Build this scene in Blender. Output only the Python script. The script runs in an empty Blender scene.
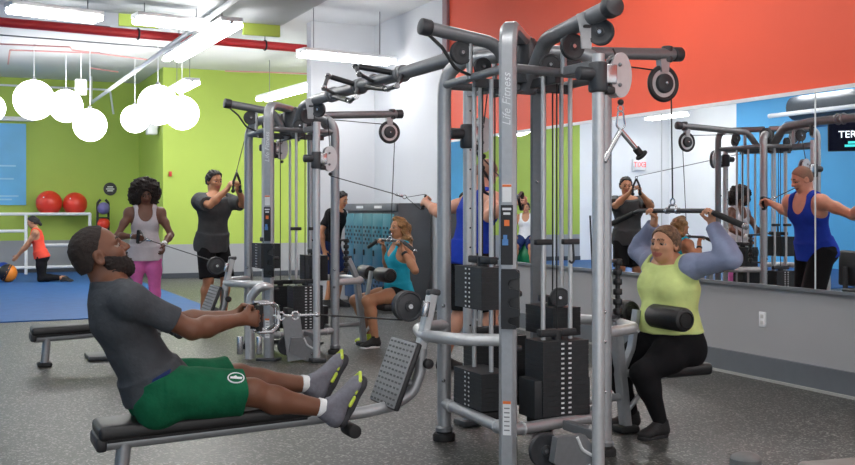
import bpy, bmesh, math, random
import numpy as np
from mathutils import Vector, Matrix
random.seed(7)
np.random.seed(7)
PI = math.pi
SC = bpy.context.scene
COL = SC.collection
V = Vector

# ---------------------------------------------------------------- place frame
# camera at (0,0,1.33) looking along +Y; the mirror wall runs along WD, ND points at it
ND = V((0.911, 0.4125, 0.0)).normalized()
WD = V((-ND.y, ND.x, 0.0))
A0 = V((0.406, 5.30, 0.0))
CH = 1.33
def L(u, v, h=0.0):
    return A0 + ND * u + WD * v + V((0, 0, h))

# ---------------------------------------------------------------- colour + materials
def C(r, g, b):
    def f(c):
        c /= 255.0
        return c / 12.92 if c <= 0.04045 else ((c + 0.055) / 1.055) ** 2.4
    return (f(r), f(g), f(b), 1.0)

MATS = {}
def mat(name, col, rough=0.5, metal=0.0, noise=0.0, nscale=30.0, bump=0.0, bscale=60.0, emit=None, estr=0.0, spec=0.5, coat=0.0):
    if name in MATS:
        return MATS[name]
    m = bpy.data.materials.new(name)
    m.use_nodes = True
    nt = m.node_tree
    b = nt.nodes['Principled BSDF']
    b.inputs['Base Color'].default_value = col
    b.inputs['Roughness'].default_value = rough
    b.inputs['Metallic'].default_value = metal
    b.inputs['Specular IOR Level'].default_value = spec
    b.inputs['Coat Weight'].default_value = coat
    tc = nt.nodes.new('ShaderNodeTexCoord')
    if noise > 0:
        n = nt.nodes.new('ShaderNodeTexNoise')
        n.inputs['Scale'].default_value = nscale
        n.inputs['Detail'].default_value = 4
        nt.links.new(tc.outputs['Object'], n.inputs['Vector'])
        r = nt.nodes.new('ShaderNodeValToRGB')
        r.color_ramp.elements[0].position = 0.3
        r.color_ramp.elements[1].position = 0.7
        r.color_ramp.elements[0].color = tuple(c * (1 - noise) for c in col[:3]) + (1,)
        r.color_ramp.elements[1].color = tuple(min(1, c * (1 + noise)) for c in col[:3]) + (1,)
        nt.links.new(n.outputs['Fac'], r.inputs['Fac'])
        nt.links.new(r.outputs['Color'], b.inputs['Base Color'])
    if bump > 0:
        n2 = nt.nodes.new('ShaderNodeTexNoise')
        n2.inputs['Scale'].default_value = bscale
        n2.inputs['Detail'].default_value = 3
        nt.links.new(tc.outputs['Object'], n2.inputs['Vector'])
        bp = nt.nodes.new('ShaderNodeBump')
        bp.inputs['Strength'].default_value = bump
        bp.inputs['Distance'].default_value = 0.02
        nt.links.new(n2.outputs['Fac'], bp.inputs['Height'])
        nt.links.new(bp.outputs['Normal'], b.inputs['Normal'])
    if emit is not None:
        b.inputs['Emission Color'].default_value = emit
        b.inputs['Emission Strength'].default_value = estr
    MATS[name] = m
    return m

# ---------------------------------------------------------------- objects
def tag(o, label=None, cat=None, group=None, kind=None):
    if label: o['label'] = label
    if cat: o['category'] = cat
    if group: o['group'] = group
    if kind: o['kind'] = kind
    return o
def thing(name, loc, label, cat, group=None, rot=0.0):
    o = bpy.data.objects.new(name, None)
    o.empty_display_size = 0.1
    COL.objects.link(o)
    o.location = loc
    o.rotation_euler = (0, 0, rot)
    return tag(o, label, cat, group)

def frame_of(t, up=None):
    t = t.normalized()
    u = up if up is not None else V((0, 0, 1))
    if abs(t.dot(u)) > 0.98:
        u = V((1, 0, 0)) if abs(t.x) < 0.9 else V((0, 1, 0))
    s = t.cross(u).normalized()
    return s, s.cross(t).normalized(), t

def fillet(pts, r, n=6):
    pts = [V(p) for p in pts]
    if r <= 0 or len(pts) < 3:
        return pts
    out = [pts[0]]
    for i in range(1, len(pts) - 1):
        p, a, b = pts[i], pts[i - 1], pts[i + 1]
        da, db = a - p, b - p
        la, lb = da.length, db.length
        da.normalize(); db.normalize()
        ang = da.angle(db)
        if ang > PI - 0.05:
            out.append(p); continue
        t = min(r / math.tan(ang / 2), la * 0.48, lb * 0.48)
        p0, p1 = p + da * t, p + db * t
        for k in range(n + 1):
            s = k / n
            out.append(p0 * (1 - s) ** 2 + p * (2 * s * (1 - s)) + p1 * s * s)
    out.append(pts[-1])
    return out

class MB:
    """collects geometry in place coordinates; build() makes ONE mesh object"""
    def __init__(s):
        s.v, s.f, s.m = [], [], []
    def add(s, vs, fs, mi=0):
        o = len(s.v)
        s.v += [V(p) for p in vs]
        s.f += [[i + o for i in f] for f in fs]
        s.m += [mi] * len(fs)
        return s
    def sweep(s, pts, prof, side=None, mi=0, bend=0.0, cap=True, nb=6):
        P = fillet(pts, bend, nb)
        n = len(P); k = len(prof)
        vs, fs = [], []
        tang = []
        for i in range(n):
            a = P[max(i - 1, 0)]; b = P[min(i + 1, n - 1)]
            tang.append((b - a).normalized())
        if side is None:
            sd, _, _ = frame_of(tang[0])
        else:
            sd = V(side).normalized()
        for i in range(n):
            t = tang[i]
            sd = (sd - t * sd.dot(t))
            if sd.length < 1e-5:
                sd = frame_of(t)[0]
            sd.normalize()
            up = sd.cross(t)
            for (x, y) in prof:
                vs.append(P[i] + sd * x + up * y)
        for i in range(n - 1):
            for j in range(k):
                j2 = (j + 1) % k
                fs.append([i * k + j, i * k + j2, (i + 1) * k + j2, (i + 1) * k + j])
        if cap:
            fs.append(list(range(k))[::-1])
            fs.append([(n - 1) * k + j for j in range(k)])
        return s.add(vs, fs, mi)
    def tube(s, pts, r, bend=0.0, n=14, mi=0, side=None, ry=None, cap=True, nb=6):
        ry = r if ry is None else ry
        return s.sweep(pts, [(r * math.cos(2 * PI * i / n), ry * math.sin(2 * PI * i / n)) for i in range(n)], side, mi, bend, cap, nb)
    def rect(s, pts, w, d, side, bend=0.0, mi=0, c=0.25, nb=6):
        w /= 2; d /= 2; q = min(w, d) * c
        return s.sweep(pts, [(w, -d + q), (w, d - q), (w - q, d), (-w + q, d), (-w, d - q), (-w, -d + q), (-w + q, -d), (w - q, -d)], side, mi, bend, True, nb)
    def box(s, c, size, x=(1, 0, 0), z=(0, 0, 1), bev=0.0, mi=0, seg=2):
        c = V(c); x = V(x).normalized(); z = V(z)
        z = (z - x * z.dot(x)).normalized(); y = z.cross(x)
        bm = bmesh.new()
        bmesh.ops.create_cube(bm, size=1.0)
        for v in bm.verts:
            v.co = V((v.co.x * size[0], v.co.y * size[1], v.co.z * size[2]))
        if bev > 0:
            bmesh.ops.bevel(bm, geom=list(bm.edges), offset=min(bev, min(size) * 0.49), segments=seg, affect='EDGES', profile=0.5)
        bm.verts.index_update()
        vs = [c + x * v.co.x + y * v.co.y + z * v.co.z for v in bm.verts]
        fs = [[v.index for v in f.verts] for f in bm.faces]
        bm.free()
        return s.add(vs, fs, mi)
    def lathe(s, c, axis, prof, n=24, mi=0):
        """prof: (radius, along axis)"""
        c = V(c); sd, up, t = frame_of(V(axis))
        vs, fs = [], []
        k = len(prof)
        for i in range(n):
            a = 2 * PI * i / n
            e = sd * math.cos(a) + up * math.sin(a)
            for (r, z) in prof:
                vs.append(c + e * r + t * z)
        for i in range(n):
            i2 = (i + 1) % n
            for j in range(k - 1):
                fs.append([i * k + j, i2 * k + j, i2 * k + j + 1, i * k + j + 1])
        fs.append([i * k for i in range(n)][::-1])
        fs.append([i * k + k - 1 for i in range(n)])
        return s.add(vs, fs, mi)
    def cyl(s, a, b, r, n=18, mi=0, r2=None):
        a = V(a); b = V(b); l = (b - a).length
        r2 = r if r2 is None else r2
        return s.lathe(a, b - a, [(r, 0), (r2, l)], n, mi)
    def pill(s, a, b, r, n=20, e=0.25, mi=0):
        a = V(a); b = V(b); l = (b - a).length; q = r * e
        return s.lathe(a, b - a, [(r - q, 0), (r - q * .3, q * .3), (r, q), (r, l - q), (r - q * .3, l - q * .3), (r - q, l)], n, mi)
    def ball(s, c, r, n=20, m=12, mi=0, sx=(1, 1, 1)):
        c = V(c)
        pr = [(max(r * math.sin(PI * j / m), 1e-4), -r * math.cos(PI * j / m)) for j in range(m + 1)]
        o = len(s.v)
        s.lathe((0, 0, 0), (0, 0, 1), pr, n, mi)
        for i in range(o, len(s.v)):
            p = s.v[i]
            s.v[i] = V((p.x * sx[0], p.y * sx[1], p.z * sx[2])) + c
        return s
    def torus(s, c, axis, R, r, n=28, k=8, mi=0):
        c = V(c); sd, up, t = frame_of(V(axis))
        vs, fs = [], []
        for i in range(n):
            a = 2 * PI * i / n; e = sd * math.cos(a) + up * math.sin(a)
            for j in range(k):
                b = 2 * PI * j / k
                vs.append(c + e * (R + r * math.cos(b)) + t * (r * math.sin(b)))
        for i in range(n):
            for j in range(k):
                fs.append([i * k + j, ((i + 1) % n) * k + j, ((i + 1) % n) * k + (j + 1) % k, i * k + (j + 1) % k])
        return s.add(vs, fs, mi)
    def plate(s, c, ax, ay, outline, th, mi=0):
        """flat outline (x,y) extruded by th about the plane through c"""
        c = V(c); ax = V(ax).normalized(); ay = V(ay).normalized(); az = ax.cross(ay)
        k = len(outline)
        vs = [c + ax * x + ay * y + az * (th / 2) for x, y in outline] + [c + ax * x + ay * y - az * (th / 2) for x, y in outline]
        fs = [list(range(k)), list(range(k, 2 * k))[::-1]] + [[j, j + k, (j + 1) % k + k, (j + 1) % k] for j in range(k)]
        return s.add(vs, fs, mi)
    def build(s, name, mats, parent=None, origin=None, ang=38):
        me = bpy.data.meshes.new(name)
        root = parent
        org = V((0, 0, 0))
        while root is not None:
            org = org + V(root.location); root = root.parent
        if parent is None:
            if origin is None:
                n = len(s.v)
                lo = [min(p[i] for p in s.v) for i in range(3)]; hi = [max(p[i] for p in s.v) for i in range(3)]
                origin = V(((lo[0] + hi[0]) / 2, (lo[1] + hi[1]) / 2, lo[2]))
            org = V(origin)
        me.from_pydata([tuple(p - org) for p in s.v], [], s.f)
        bm = bmesh.new(); bm.from_mesh(me)
        bmesh.ops.recalc_face_normals(bm, faces=bm.faces)
        bm.to_mesh(me); bm.free()
        for m in (mats if isinstance(mats, (list, tuple)) else [mats]):
            me.materials.append(m)
        me.polygons.foreach_set('material_index', s.m)
        me.polygons.foreach_set('use_smooth', [True] * len(me.polygons))
        me.set_sharp_from_angle(angle=math.radians(ang))
        o = bpy.data.objects.new(name, me)
        COL.objects.link(o)
        if parent is None:
            o.location = org
        else:
            o.parent = parent
        return o

def text_mesh(body, size, c, xdir, ydir, m, parent, name='lettering', shear=0.0, depth=0.001, fit=None):
    cu = bpy.data.curves.new(name, 'FONT')
    cu.body = body; cu.size = size; cu.align_x = 'CENTER'; cu.align_y = 'CENTER'
    cu.extrude = depth; cu.shear = shear; cu.resolution_u = 3
    tmp = bpy.data.objects.new('tmp_text', cu)
    COL.objects.link(tmp)
    dg = bpy.context.evaluated_depsgraph_get()
    ev = tmp.evaluated_get(dg)
    me0 = ev.to_mesh()
    vs = [v.co.copy() for v in me0.vertices]; fs = [list(p.vertices) for p in me0.polygons]
    ev.to_mesh_clear()
    bpy.data.objects.remove(tmp); bpy.data.curves.remove(cu)
    if fit:
        w = max(v.x for v in vs) - min(v.x for v in vs)
        k = fit / w
        vs = [v * k for v in vs]
    xdir = V(xdir).normalized(); ydir = V(ydir).normalized(); zd = xdir.cross(ydir)
    b = MB(); b.add([V(c) + xdir * v.x + ydir * v.y + zd * v.z for v in vs], fs)
    return b.build(name, m, parent)

def rot2(out, a):
    return [(x * math.cos(a) - y * math.sin(a), x * math.sin(a) + y * math.cos(a)) for x, y in out]
def oval(rx, ry, n=24):
    return [(rx * math.cos(2 * PI * i / n), ry * math.sin(2 * PI * i / n)) for i in range(n)]
def rrect(w, h, r, n=5):
    o = []
    for cx, cy, a0 in ((w/2-r, h/2-r, 0), (-w/2+r, h/2-r, 90), (-w/2+r, -h/2+r, 180), (w/2-r, -h/2+r, 270)):
        for k in range(n + 1):
            a = math.radians(a0 + 90 * k / n)
            o.append((cx + r * math.cos(a), cy + r * math.sin(a)))
    return o
# ================================================================ organic surfaces (figures, clothes, hair)
F4 = np.float32
def arr(p): return np.array([p[0], p[1], p[2]], dtype=np.float64)
def unit(a):
    a = np.asarray(a, dtype=np.float64); n = np.linalg.norm(a)
    return a / n if n > 1e-9 else np.array([0, 0, 1.0])
class Blob:
    """smooth union of rounded limbs, meshed as one continuous skin"""
    def __init__(s, vox): s.vox = vox; s.p = []
    def cone(s, a, b, ra, rb, k=0.02, tag=0):
        a, b = arr(a), arr(b); ab = b - a; L2 = max(ab @ ab, 1e-9)
        def f(P):
            q = P - a.astype(F4)
            t = np.clip((q @ ab.astype(F4)) / F4(L2), 0, 1)
            d = q - t[..., None] * ab.astype(F4)
            return np.sqrt((d * d).sum(-1)) - (ra + (rb - ra) * t)
        r = max(ra, rb)
        s.p.append(('u', f, np.minimum(a, b) - r, np.maximum(a, b) + r, k, tag)); return s
    def econe(s, a, b, side, wa, da, wb, db, k=0.03, tag=0, flat=False, shell=0):
        """elliptic cone: half width w along side, half depth d; flat ends for cloth"""
        a, b = arr(a), arr(b); ab = b - a; Ln = np.linalg.norm(ab); ax = ab / max(Ln, 1e-9)
        sd = arr(side); sd = unit(sd - ax * (sd @ ax)); ot = np.cross(ax, sd)
        A, X, S, O = (x.astype(F4) for x in (a, ax, sd, ot))
        def f(P):
            q = P - A
            z = q @ X; t = np.clip(z / F4(Ln), 0, 1)
            w = wa + (wb - wa) * t; d = da + (db - da) * t
            x = (q @ S) / w; y = (q @ O) / d
            mn = np.minimum(w, d)
            if flat:
                r = (np.sqrt(x * x + y * y) - 1) * mn
                return np.maximum(r, np.abs(z - F4(Ln / 2)) - F4(Ln / 2))
            e = (z - t * F4(Ln)) / mn
            return (np.sqrt(x * x + y * y + e * e) - 1) * mn
        r = max(wa, wb, da, db)
        s.p.append(('u', f, np.minimum(a, b) - r, np.maximum(a, b) + r, k, tag)); return s
    def ell(s, c, rad, R=None, k=0.015, tag=0, op='u'):
        c = arr(c); rad = np.array(rad, dtype=np.float64)
        Rm = np.eye(3) if R is None else R     # columns = axes
        def f(P):
            q = ((P - c.astype(F4)) @ Rm.astype(F4)) / rad.astype(F4)
            return (np.sqrt((q * q).sum(-1)) - 1) * F4(rad.min())
        r = rad.max()
        s.p.append((op, f, c - r, c + r, k, tag)); return s
    def cut(s, c, n, box=None):
        """drop everything on the n side of the plane (inside box if given)"""
        c, n = arr(c), unit(n)
        def f(P): return (P - c.astype(F4)) @ n.astype(F4)
        lo, hi = box if box else (None, None)
        s.p.append(('x', f, lo, hi, 0, -1)); return s
    def noise(s, amp, freq, seed=0, power=1):
        rs = np.random.RandomState(seed)
        W = rs.normal(size=(10, 3)) * freq; ph = rs.rand(10) * 6.28
        def f(P):
            o = 0
            for w, p in zip(W, ph): o = o + np.sin(P @ w.astype(F4) + F4(p))
            return o * F4(amp / 4)
        s.p.append(('n', f, None, None, 0, -1)); return s
    def mesh(s, name, mats, parent, smooth=1):
        us = [p for p in s.p if p[0] == 'u']
        lo = np.min([p[2] for p in us], 0) - 0.03; hi = np.max([p[3] for p in us], 0) + 0.03
        n = np.ceil((hi - lo) / s.vox).astype(int) + 1
        F = np.full(n, 0.5, dtype=F4)
        g = [lo[i] + s.vox * np.arange(n[i]) for i in range(3)]
        def sub(plo, phi, pad):
            if plo is None: return tuple(slice(0, n[i]) for i in range(3))
            return tuple(slice(max(0, int((plo[i] - pad - lo[i]) / s.vox)), min(n[i], int((phi[i] + pad - lo[i]) / s.vox) + 2)) for i in range(3))
        def pts(sl):
            G = np.meshgrid(*[g[i][sl[i]] for i in range(3)], indexing='ij')
            return np.stack(G, -1).astype(F4)
        for op, f, plo, phi, k, tg in s.p:
            sl = sub(plo, phi, 0.03 + k)
            B = F[sl]
            if B.size == 0: continue
            d = f(pts(sl)).astype(F4)
            if op == 'u':
                if k > 0:
                    h = np.maximum(k - np.abs(B - d), 0) / F4(k)
                    F[sl] = np.minimum(B, d) - h * h * F4(k / 4)
                else: F[sl] = np.minimum(B, d)
            elif op == 's':
                h = np.maximum(k - np.abs(-B - d), 0) / F4(max(k, 1e-6))
                F[sl] = np.maximum(B, -d) + h * h * F4(k / 4)
            elif op == 'x': F[sl] = np.maximum(B, d)
            elif op == 'n': F[sl] = B + d
        # surface nets
        neg = F < 0
        c = neg[:-1, :-1, :-1].astype(np.int8)
        tot = sum(neg[i:n[0]-1+i, j:n[1]-1+j, k:n[2]-1+k].astype(np.int8) for i in (0, 1) for j in (0, 1) for k in (0, 1))
        act = (tot > 0) & (tot < 8)
        idx = np.argwhere(act)
        num = np.full(act.shape, -1, dtype=np.int64); num[act] = np.arange(len(idx))
        acc = np.zeros((len(idx), 3)); cnt = np.zeros(len(idx))
        cor = [(i, j, k) for i in (0, 1) for j in (0, 1) for k in (0, 1)]
        val = {q: F[idx[:, 0] + q[0], idx[:, 1] + q[1], idx[:, 2] + q[2]].astype(np.float64) for q in cor}
        for q in cor:
            for a in range(3):
                if q[a] == 0:
                    q2 = list(q); q2[a] = 1; q2 = tuple(q2)
                    v0, v1 = val[q], val[q2]
                    m = (v0 < 0) != (v1 < 0)
                    t = v0[m] / (v0[m] - v1[m])
                    p = np.tile(np.array(q, dtype=np.float64), (m.sum(), 1)); p[:, a] += t
                    acc[m] += p; cnt[m] += 1
        vert = lo + (idx + acc / cnt[:, None]) * s.vox
        faces = []
        for a in range(3):
            b, c2 = (a + 1) % 3, (a + 2) % 3
            sA = [slice(None)] * 3; sB = [slice(None)] * 3
            sA[a] = slice(0, n[a] - 1); sB[a] = slice(1, n[a])
            x = neg[tuple(sA)] != neg[tuple(sB)]
            e = np.argwhere(x)
            e = e[(e[:, b] > 0) & (e[:, c2] > 0) & (e[:, b] < n[b] - 1) & (e[:, c2] < n[c2] - 1)]
            def cell(db, dc):
                q = e.copy(); q[:, b] -= db; q[:, c2] -= dc
                return num[q[:, 0], q[:, 1], q[:, 2]]
            Q = np.stack([cell(1, 1), cell(0, 1), cell(0, 0), cell(1, 0)], 1)
            fl = neg[e[:, 0], e[:, 1], e[:, 2]]
            Q[~fl] = Q[~fl][:, ::-1]
            faces.append(Q)
        faces = np.concatenate(faces)
        faces = faces[(faces >= 0).all(1)]
        # relax
        for _ in range(smooth):
            ac = np.zeros_like(vert); ct = np.zeros(len(vert))
            for i in range(4):
                a_, b_ = faces[:, i], faces[:, (i + 1) % 4]
                np.add.at(ac, a_, vert[b_]); np.add.at(ct, a_, 1)
                np.add.at(ac, b_, vert[a_]); np.add.at(ct, b_, 1)
            vert = vert * 0.5 + 0.5 * ac / np.maximum(ct, 1)[:, None]
        # which material owns each vertex
        tags = sorted({p[5] for p in us})
        own = np.zeros(len(vert), dtype=int)
        if len(tags) > 1:
            best = np.full(len(vert), 9.0); P = vert.astype(F4)
            for op, f, plo, phi, k, tg in us:
                m = ((P > plo - 0.02) & (P < phi + 0.02)).all(1)
                if not m.any(): continue
                d = f(P[m]); bi = best[m]
                w = d < bi
                ii = np.where(m)[0][w]
                best[ii] = d[w]; own[ii] = tg
        me = bpy.data.meshes.new(name)
        me.vertices.add(len(vert)); me.vertices.foreach_set('co', vert.astype(F4).ravel())
        me.loops.add(faces.size); me.loops.foreach_set('vertex_index', faces.astype(np.int32).ravel())
        me.polygons.add(len(faces)); me.polygons.foreach_set('loop_start', np.arange(0, faces.size, 4, dtype=np.int32))
        me.polygons.foreach_set('use_smooth', np.ones(len(faces), dtype=bool))
        for m in (mats if isinstance(mats, (list, tuple)) else [mats]): me.materials.append(m)
        me.polygons.foreach_set('material_index', own[faces[:, 0]].astype(np.int32))
        me.update(calc_edges=True); me.validate()
        o = bpy.data.objects.new(name, me); COL.objects.link(o)
        o.parent = parent
        return o

def ik(a, c, la, lb, hint):
    """middle joint between a and c, bent towards hint"""
    a, c, hint = arr(a), arr(c), arr(hint)
    d = c - a; D = np.linalg.norm(d)
    if D > (la + lb) * 0.995:
        c = a + d / D * (la + lb) * 0.995; d = c - a; D = np.linalg.norm(d)
    x = (la * la - lb * lb + D * D) / (2 * D)
    y = math.sqrt(max(la * la - x * x, 0))
    u = d / D
    h = hint - u * (hint @ u)
    return a + u * x + unit(h) * y, c

class Person:
    def __init__(s, loc, face, label, H=1.75, girth=1.0, vox=0.007, skin=None, female=False, group=None, hs=1.0, belly=0.0):
        s.rot = math.atan2(-face[0], face[1])
        s.root = thing('person', V((loc[0], loc[1], 0)), label, 'person', group, s.rot)
        s.H, s.g, s.vox, s.skin, s.fem = H, girth, vox, skin, female
        s.k = H / 1.75
        s.hk = s.k * hs * (0.96 if female else 1.0); s.belly = belly
    def w2l(s, p):
        q = V(p) - s.root.location
        c, n = math.cos(-s.rot), math.sin(-s.rot)
        return np.array([q.x * c - q.y * n, q.x * n + q.y * c, q.z])
    def d2l(s, d):
        d = V(d); c, n = math.cos(-s.rot), math.sin(-s.rot)
        return np.array([d.x * c - d.y * n, d.x * n + d.y * c, d.z])
    def pose(s, pelvis, spine=(0, 0, 1), wrists=None, elbows=None, ankles=None, knees=None, feet=None,
             head=None, hface=(0, 1, 0), hup=None, bend=0.0, shrug=0.0, reach=0.0, turn=0.0, arm=1.0, leg=1.0):
        """everything in the person's own frame: x right, y forward, z up; index 0 right, 1 left"""
        H, g = s.H, s.g
        s.sp = unit(spine); pv = np.array(pelvis, dtype=float); s.pv = pv
        s.lat = np.array([math.cos(turn), math.sin(turn), 0.0])
        s.fwd = unit(np.cross(s.sp, s.lat)) if True else None
        # spine as a curve of five stations
        Ls = 0.305 * H
        s.st = [pv + s.sp * Ls * t + s.fwd * bend * (4 * t * (1 - t)) * -1 for t in (0, 0.2, 0.42, 0.7, 0.88, 1.0)]
        nb = s.st[-1]; s.nb = nb
        sw = (0.100 if s.fem else 0.112) * H * (0.5 + 0.5 * g)
        s.sh = [nb - s.sp * (0.03 - shrug) * H + s.lat * sw * q + s.fwd * (reach * H - 0.005 * H) for q in (1, -1)]
        s.hip = [pv + np.array([1, 0, 0]) * (0.056 * H * (0.6 + 0.4 * g)) * q for q in (1, -1)]
        ua, fa = 0.172 * H * arm, 0.152 * H * arm
        s.el, s.wr = [None, None], [None, None]
        for i in (0, 1):
            s.el[i], s.wr[i] = ik(s.sh[i], wrists[i], ua, fa, elbows[i])
        th, shn = 0.245 * H * leg, 0.24 * H * leg
        s.kn, s.an = [None, None], [None, None]
        for i in (0, 1):
            s.kn[i], s.an[i] = ik(s.hip[i], ankles[i], th, shn, knees[i])
        s.feet = [unit(f) for f in (feet or [(0, 1, 0), (0, 1, 0)])]
        s.hy = unit(hface)
        up = np.array(hup if hup is not None else (0, 0, 1.0))
        s.hz = unit(up - s.hy * (up @ s.hy)); s.hx = np.cross(s.hy, s.hz)
        s.hc = np.array(head, dtype=float) if head is not None else nb + s.sp * 0.095 * H + s.fwd * 0.015 * H
        s.HR = np.stack([s.hx, s.hy, s.hz], 1)
        return s
    def hp(s, x, y, z):
        return s.hc + (s.hx * x + s.hy * y + s.hz * z) * s.hk
    def torso(s, B, inf=0.0, lo=0, hi=5, tag=0, k=0.05):
        H, g = s.H, s.g
        W = [0.093, 0.088, 0.079, 0.097, 0.086, 0.045] if not s.fem else [0.098, 0.092, 0.073, 0.085, 0.076, 0.040]
        D = [0.064, 0.061, 0.056, 0.066, 0.052, 0.036] if not s.fem else [0.068, 0.060, 0.052, 0.060, 0.046, 0.032]
        for i in range(lo, hi):
            ga = g if i < 4 else (0.5 + 0.5 * g); gb = g if i + 1 < 4 else (0.5 + 0.5 * g)
            B.econe(s.st[i], s.st[i + 1], s.lat if i > 1 else (1, 0, 0), W[i] * H * ga + inf, D[i] * H * ga + inf, W[i + 1] * H * gb + inf, D[i + 1] * H * gb + inf, k, tag)
        if lo == 0:
            for i in (0, 1):
                B.ell(s.hip[i] - s.fwd * 0.03 * H - s.sp * 0.01 * H, np.array([0.048, 0.050, 0.055]) * H * g + inf, None, 0.05, tag)
        if s.belly:
            B.ell(s.st[1] + s.sp * 0.035 * H + s.fwd * 0.030 * H * g, np.array([0.075, 0.06, 0.075]) * H * g * s.belly + inf, np.stack([s.lat, s.fwd, s.sp], 1), 0.06, tag)
        if hi >= 4:
            for q in (1, -1):     # chest
                c = s.st[3] + s.lat * q * 0.042 * H * g + s.fwd * (0.035 if not s.fem else 0.036) * H * g + s.sp * 0.005 * H
                r = np.array([0.05, 0.03, 0.042]) if not s.fem else np.array([0.042, 0.037, 0.042])
                B.ell(c, r * H * g + inf, np.stack([s.lat, s.fwd, s.sp], 1), 0.04, tag)
        if hi >= 5:
            for i in (0, 1):
                B.cone(s.st[4], s.sh[i], 0.042 * H + inf, 0.032 * H * (0.6 + 0.4 * g) + inf, 0.05, tag)
                B.cone(s.nb, s.sh[i], 0.026 * H + inf, 0.024 * H + inf, 0.05, tag)
        return B
    def arms(s, B, inf=0.0, t0=0.0, t1=1.0, fore=True, tag=0, k=0.03, flat=False):
        H = s.H; g = 0.5 + 0.5 * s.g
        m = 0.86 if s.fem else 1.0
        for i in (0, 1):
            a, b, c = s.sh[i], s.el[i], s.wr[i]
            B.ell(a, np.array([0.034] * 3) * H * m * g + inf, None, 0.04, tag)
            if flat:
                e = a + (b - a) * t1
                B.econe(a, e, np.cross(b - a, (0.3, 0.5, 0.81)), (0.033 * m * g) * H + inf, (0.033 * m * g) * H + inf, (0.029 * m * g) * H + inf * 1.2, (0.029 * m * g) * H + inf * 1.2, 0.03, tag, True)
                continue
            mid = a + (b - a) * 0.45
            B.cone(a, mid, 0.031 * H * m * g + inf, 0.029 * H * m * g + inf, k, tag)
            B.cone(mid, b, 0.029 * H * m * g + inf, 0.0225 * H * m * g + inf, k, tag)
            if fore:
                fm = b + (c - b) * 0.3
                B.cone(b, fm, 0.0225 * H * m * g + inf, 0.0255 * H * m * g + inf, k, tag)
                B.cone(fm, c, 0.0255 * H * m * g + inf, 0.0155 * H * m + inf, k, tag)
        return B
    def legs(s, B, inf=0.0, t0=0.0, tag=0, shin=True, foot=True, k=0.04):
        H = s.H; g = s.g
        for i in (0, 1):
            a, b, c = s.hip[i], s.kn[i], s.an[i]
            mid = a + (b - a) * 0.4
            B.cone(a, mid, 0.052 * H * g + inf, 0.047 * H * g + inf, k, tag)
            B.cone(mid, b, 0.047 * H * g + inf, 0.032 * H * (0.6 + 0.4 * g) + inf, k, tag)
            if shin:
                gg = 0.6 + 0.4 * g
                u = unit(c - b); back = unit(np.cross(np.cross(u, b - a), u)) if np.linalg.norm(np.cross(u, b - a)) > 0.02 else np.array([0, -1, 0])
                back = unit(b - a) if np.linalg.norm(np.cross(u, unit(b - a))) < 0.05 else unit((u * ((b - a) @ u) - (b - a)))
                cm = b + (c - b) * 0.3 + back * 0.008 * H
                B.cone(b, cm, 0.031 * H * gg + inf, 0.033 * H * gg + inf, k, tag)
                B.cone(cm, c, 0.033 * H * gg + inf, 0.0205 * H + inf, k, tag)
            if foot:
                f = s.feet[i]; dn = s.sole(i)
                h = c + dn * 0.028 * H - f * 0.02 * H
                t = c + dn * 0.034 * H + f * 0.085 * H
                B.cone(c, h, 0.021 * H, 0.017 * H, 0.02, tag); B.cone(c, t, 0.02 * H, 0.015 * H, 0.02, tag); B.cone(h, t, 0.017 * H, 0.015 * H, 0.02, tag)
        return B
    def sole(s, i):
        f = s.feet[i]; u = unit(s.an[i] - s.kn[i])
        d = u - f * (u @ f)
        return unit(d) if np.linalg.norm(d) > 0.15 else unit(np.array([0, 0, -1.0]) - f * (-f[2]))
    def hand(s, B, i, d, n, curl=1.2, thumb=0.6, tag=0, spread=1.0):
        """d along the hand, n the way the palm faces; thumb side follows from the hand"""
        k = s.k * (0.9 if s.fem else 1.0)
        d = unit(d); n = np.array(n, dtype=float); n = unit(n - d * (n @ d))
        sd = np.cross(d, n) * (1 if i == 0 else -1)   # towards the thumb
        w = s.wr[i]
        B.econe(w, w + d * 0.075 * k, sd, 0.024 * k, 0.018 * k, 0.038 * k, 0.015 * k, 0.02, tag)
        kn = w + d * 0.085 * k
        for j, (o, ln) in enumerate(((0.031, 0.070), (0.0105, 0.079), (-0.0105, 0.073), (-0.031, 0.057))):
            p = kn + sd * o * k * spread - d * (0.006 * k if j in (0, 3) else 0) + n * 0.002
            r = (0.0098 - (0.0012 if j == 3 else 0)) * k
            a = 0.0
            for q, (fr, cf) in enumerate(((0.46, 0.75), (0.31, 1.0), (0.25, 0.7))):
                a += curl * cf
                dr = d * math.cos(a) + n * math.sin(a)
                p2 = p + dr * ln * fr * k * 1.15
                B.cone(p, p2, r, r * 0.93, 0.006, tag); p = p2; r *= 0.93
        p = w + d * 0.022 * k + sd * 0.022 * k
        dr = unit(sd * 0.75 + d * 0.6 + n * 0.35)
        p2 = p + dr * 0.042 * k
        B.cone(p, p2, 0.0145 * k, 0.0115 * k, 0.012, tag)
        dr2 = unit(d * (1 - 0.4 * thumb) + sd * (0.45 - 0.6 * thumb) + n * (0.35 + 0.6 * thumb))
        p3 = p2 + dr2 * 0.03 * k; B.cone(p2, p3, 0.0112 * k, 0.0105 * k, 0.006, tag)
        p4 = p3 + unit(dr2 + n * 0.35 * thumb) * 0.024 * k; B.cone(p3, p4, 0.0105 * k, 0.009 * k, 0.006, tag)
        return B
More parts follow.
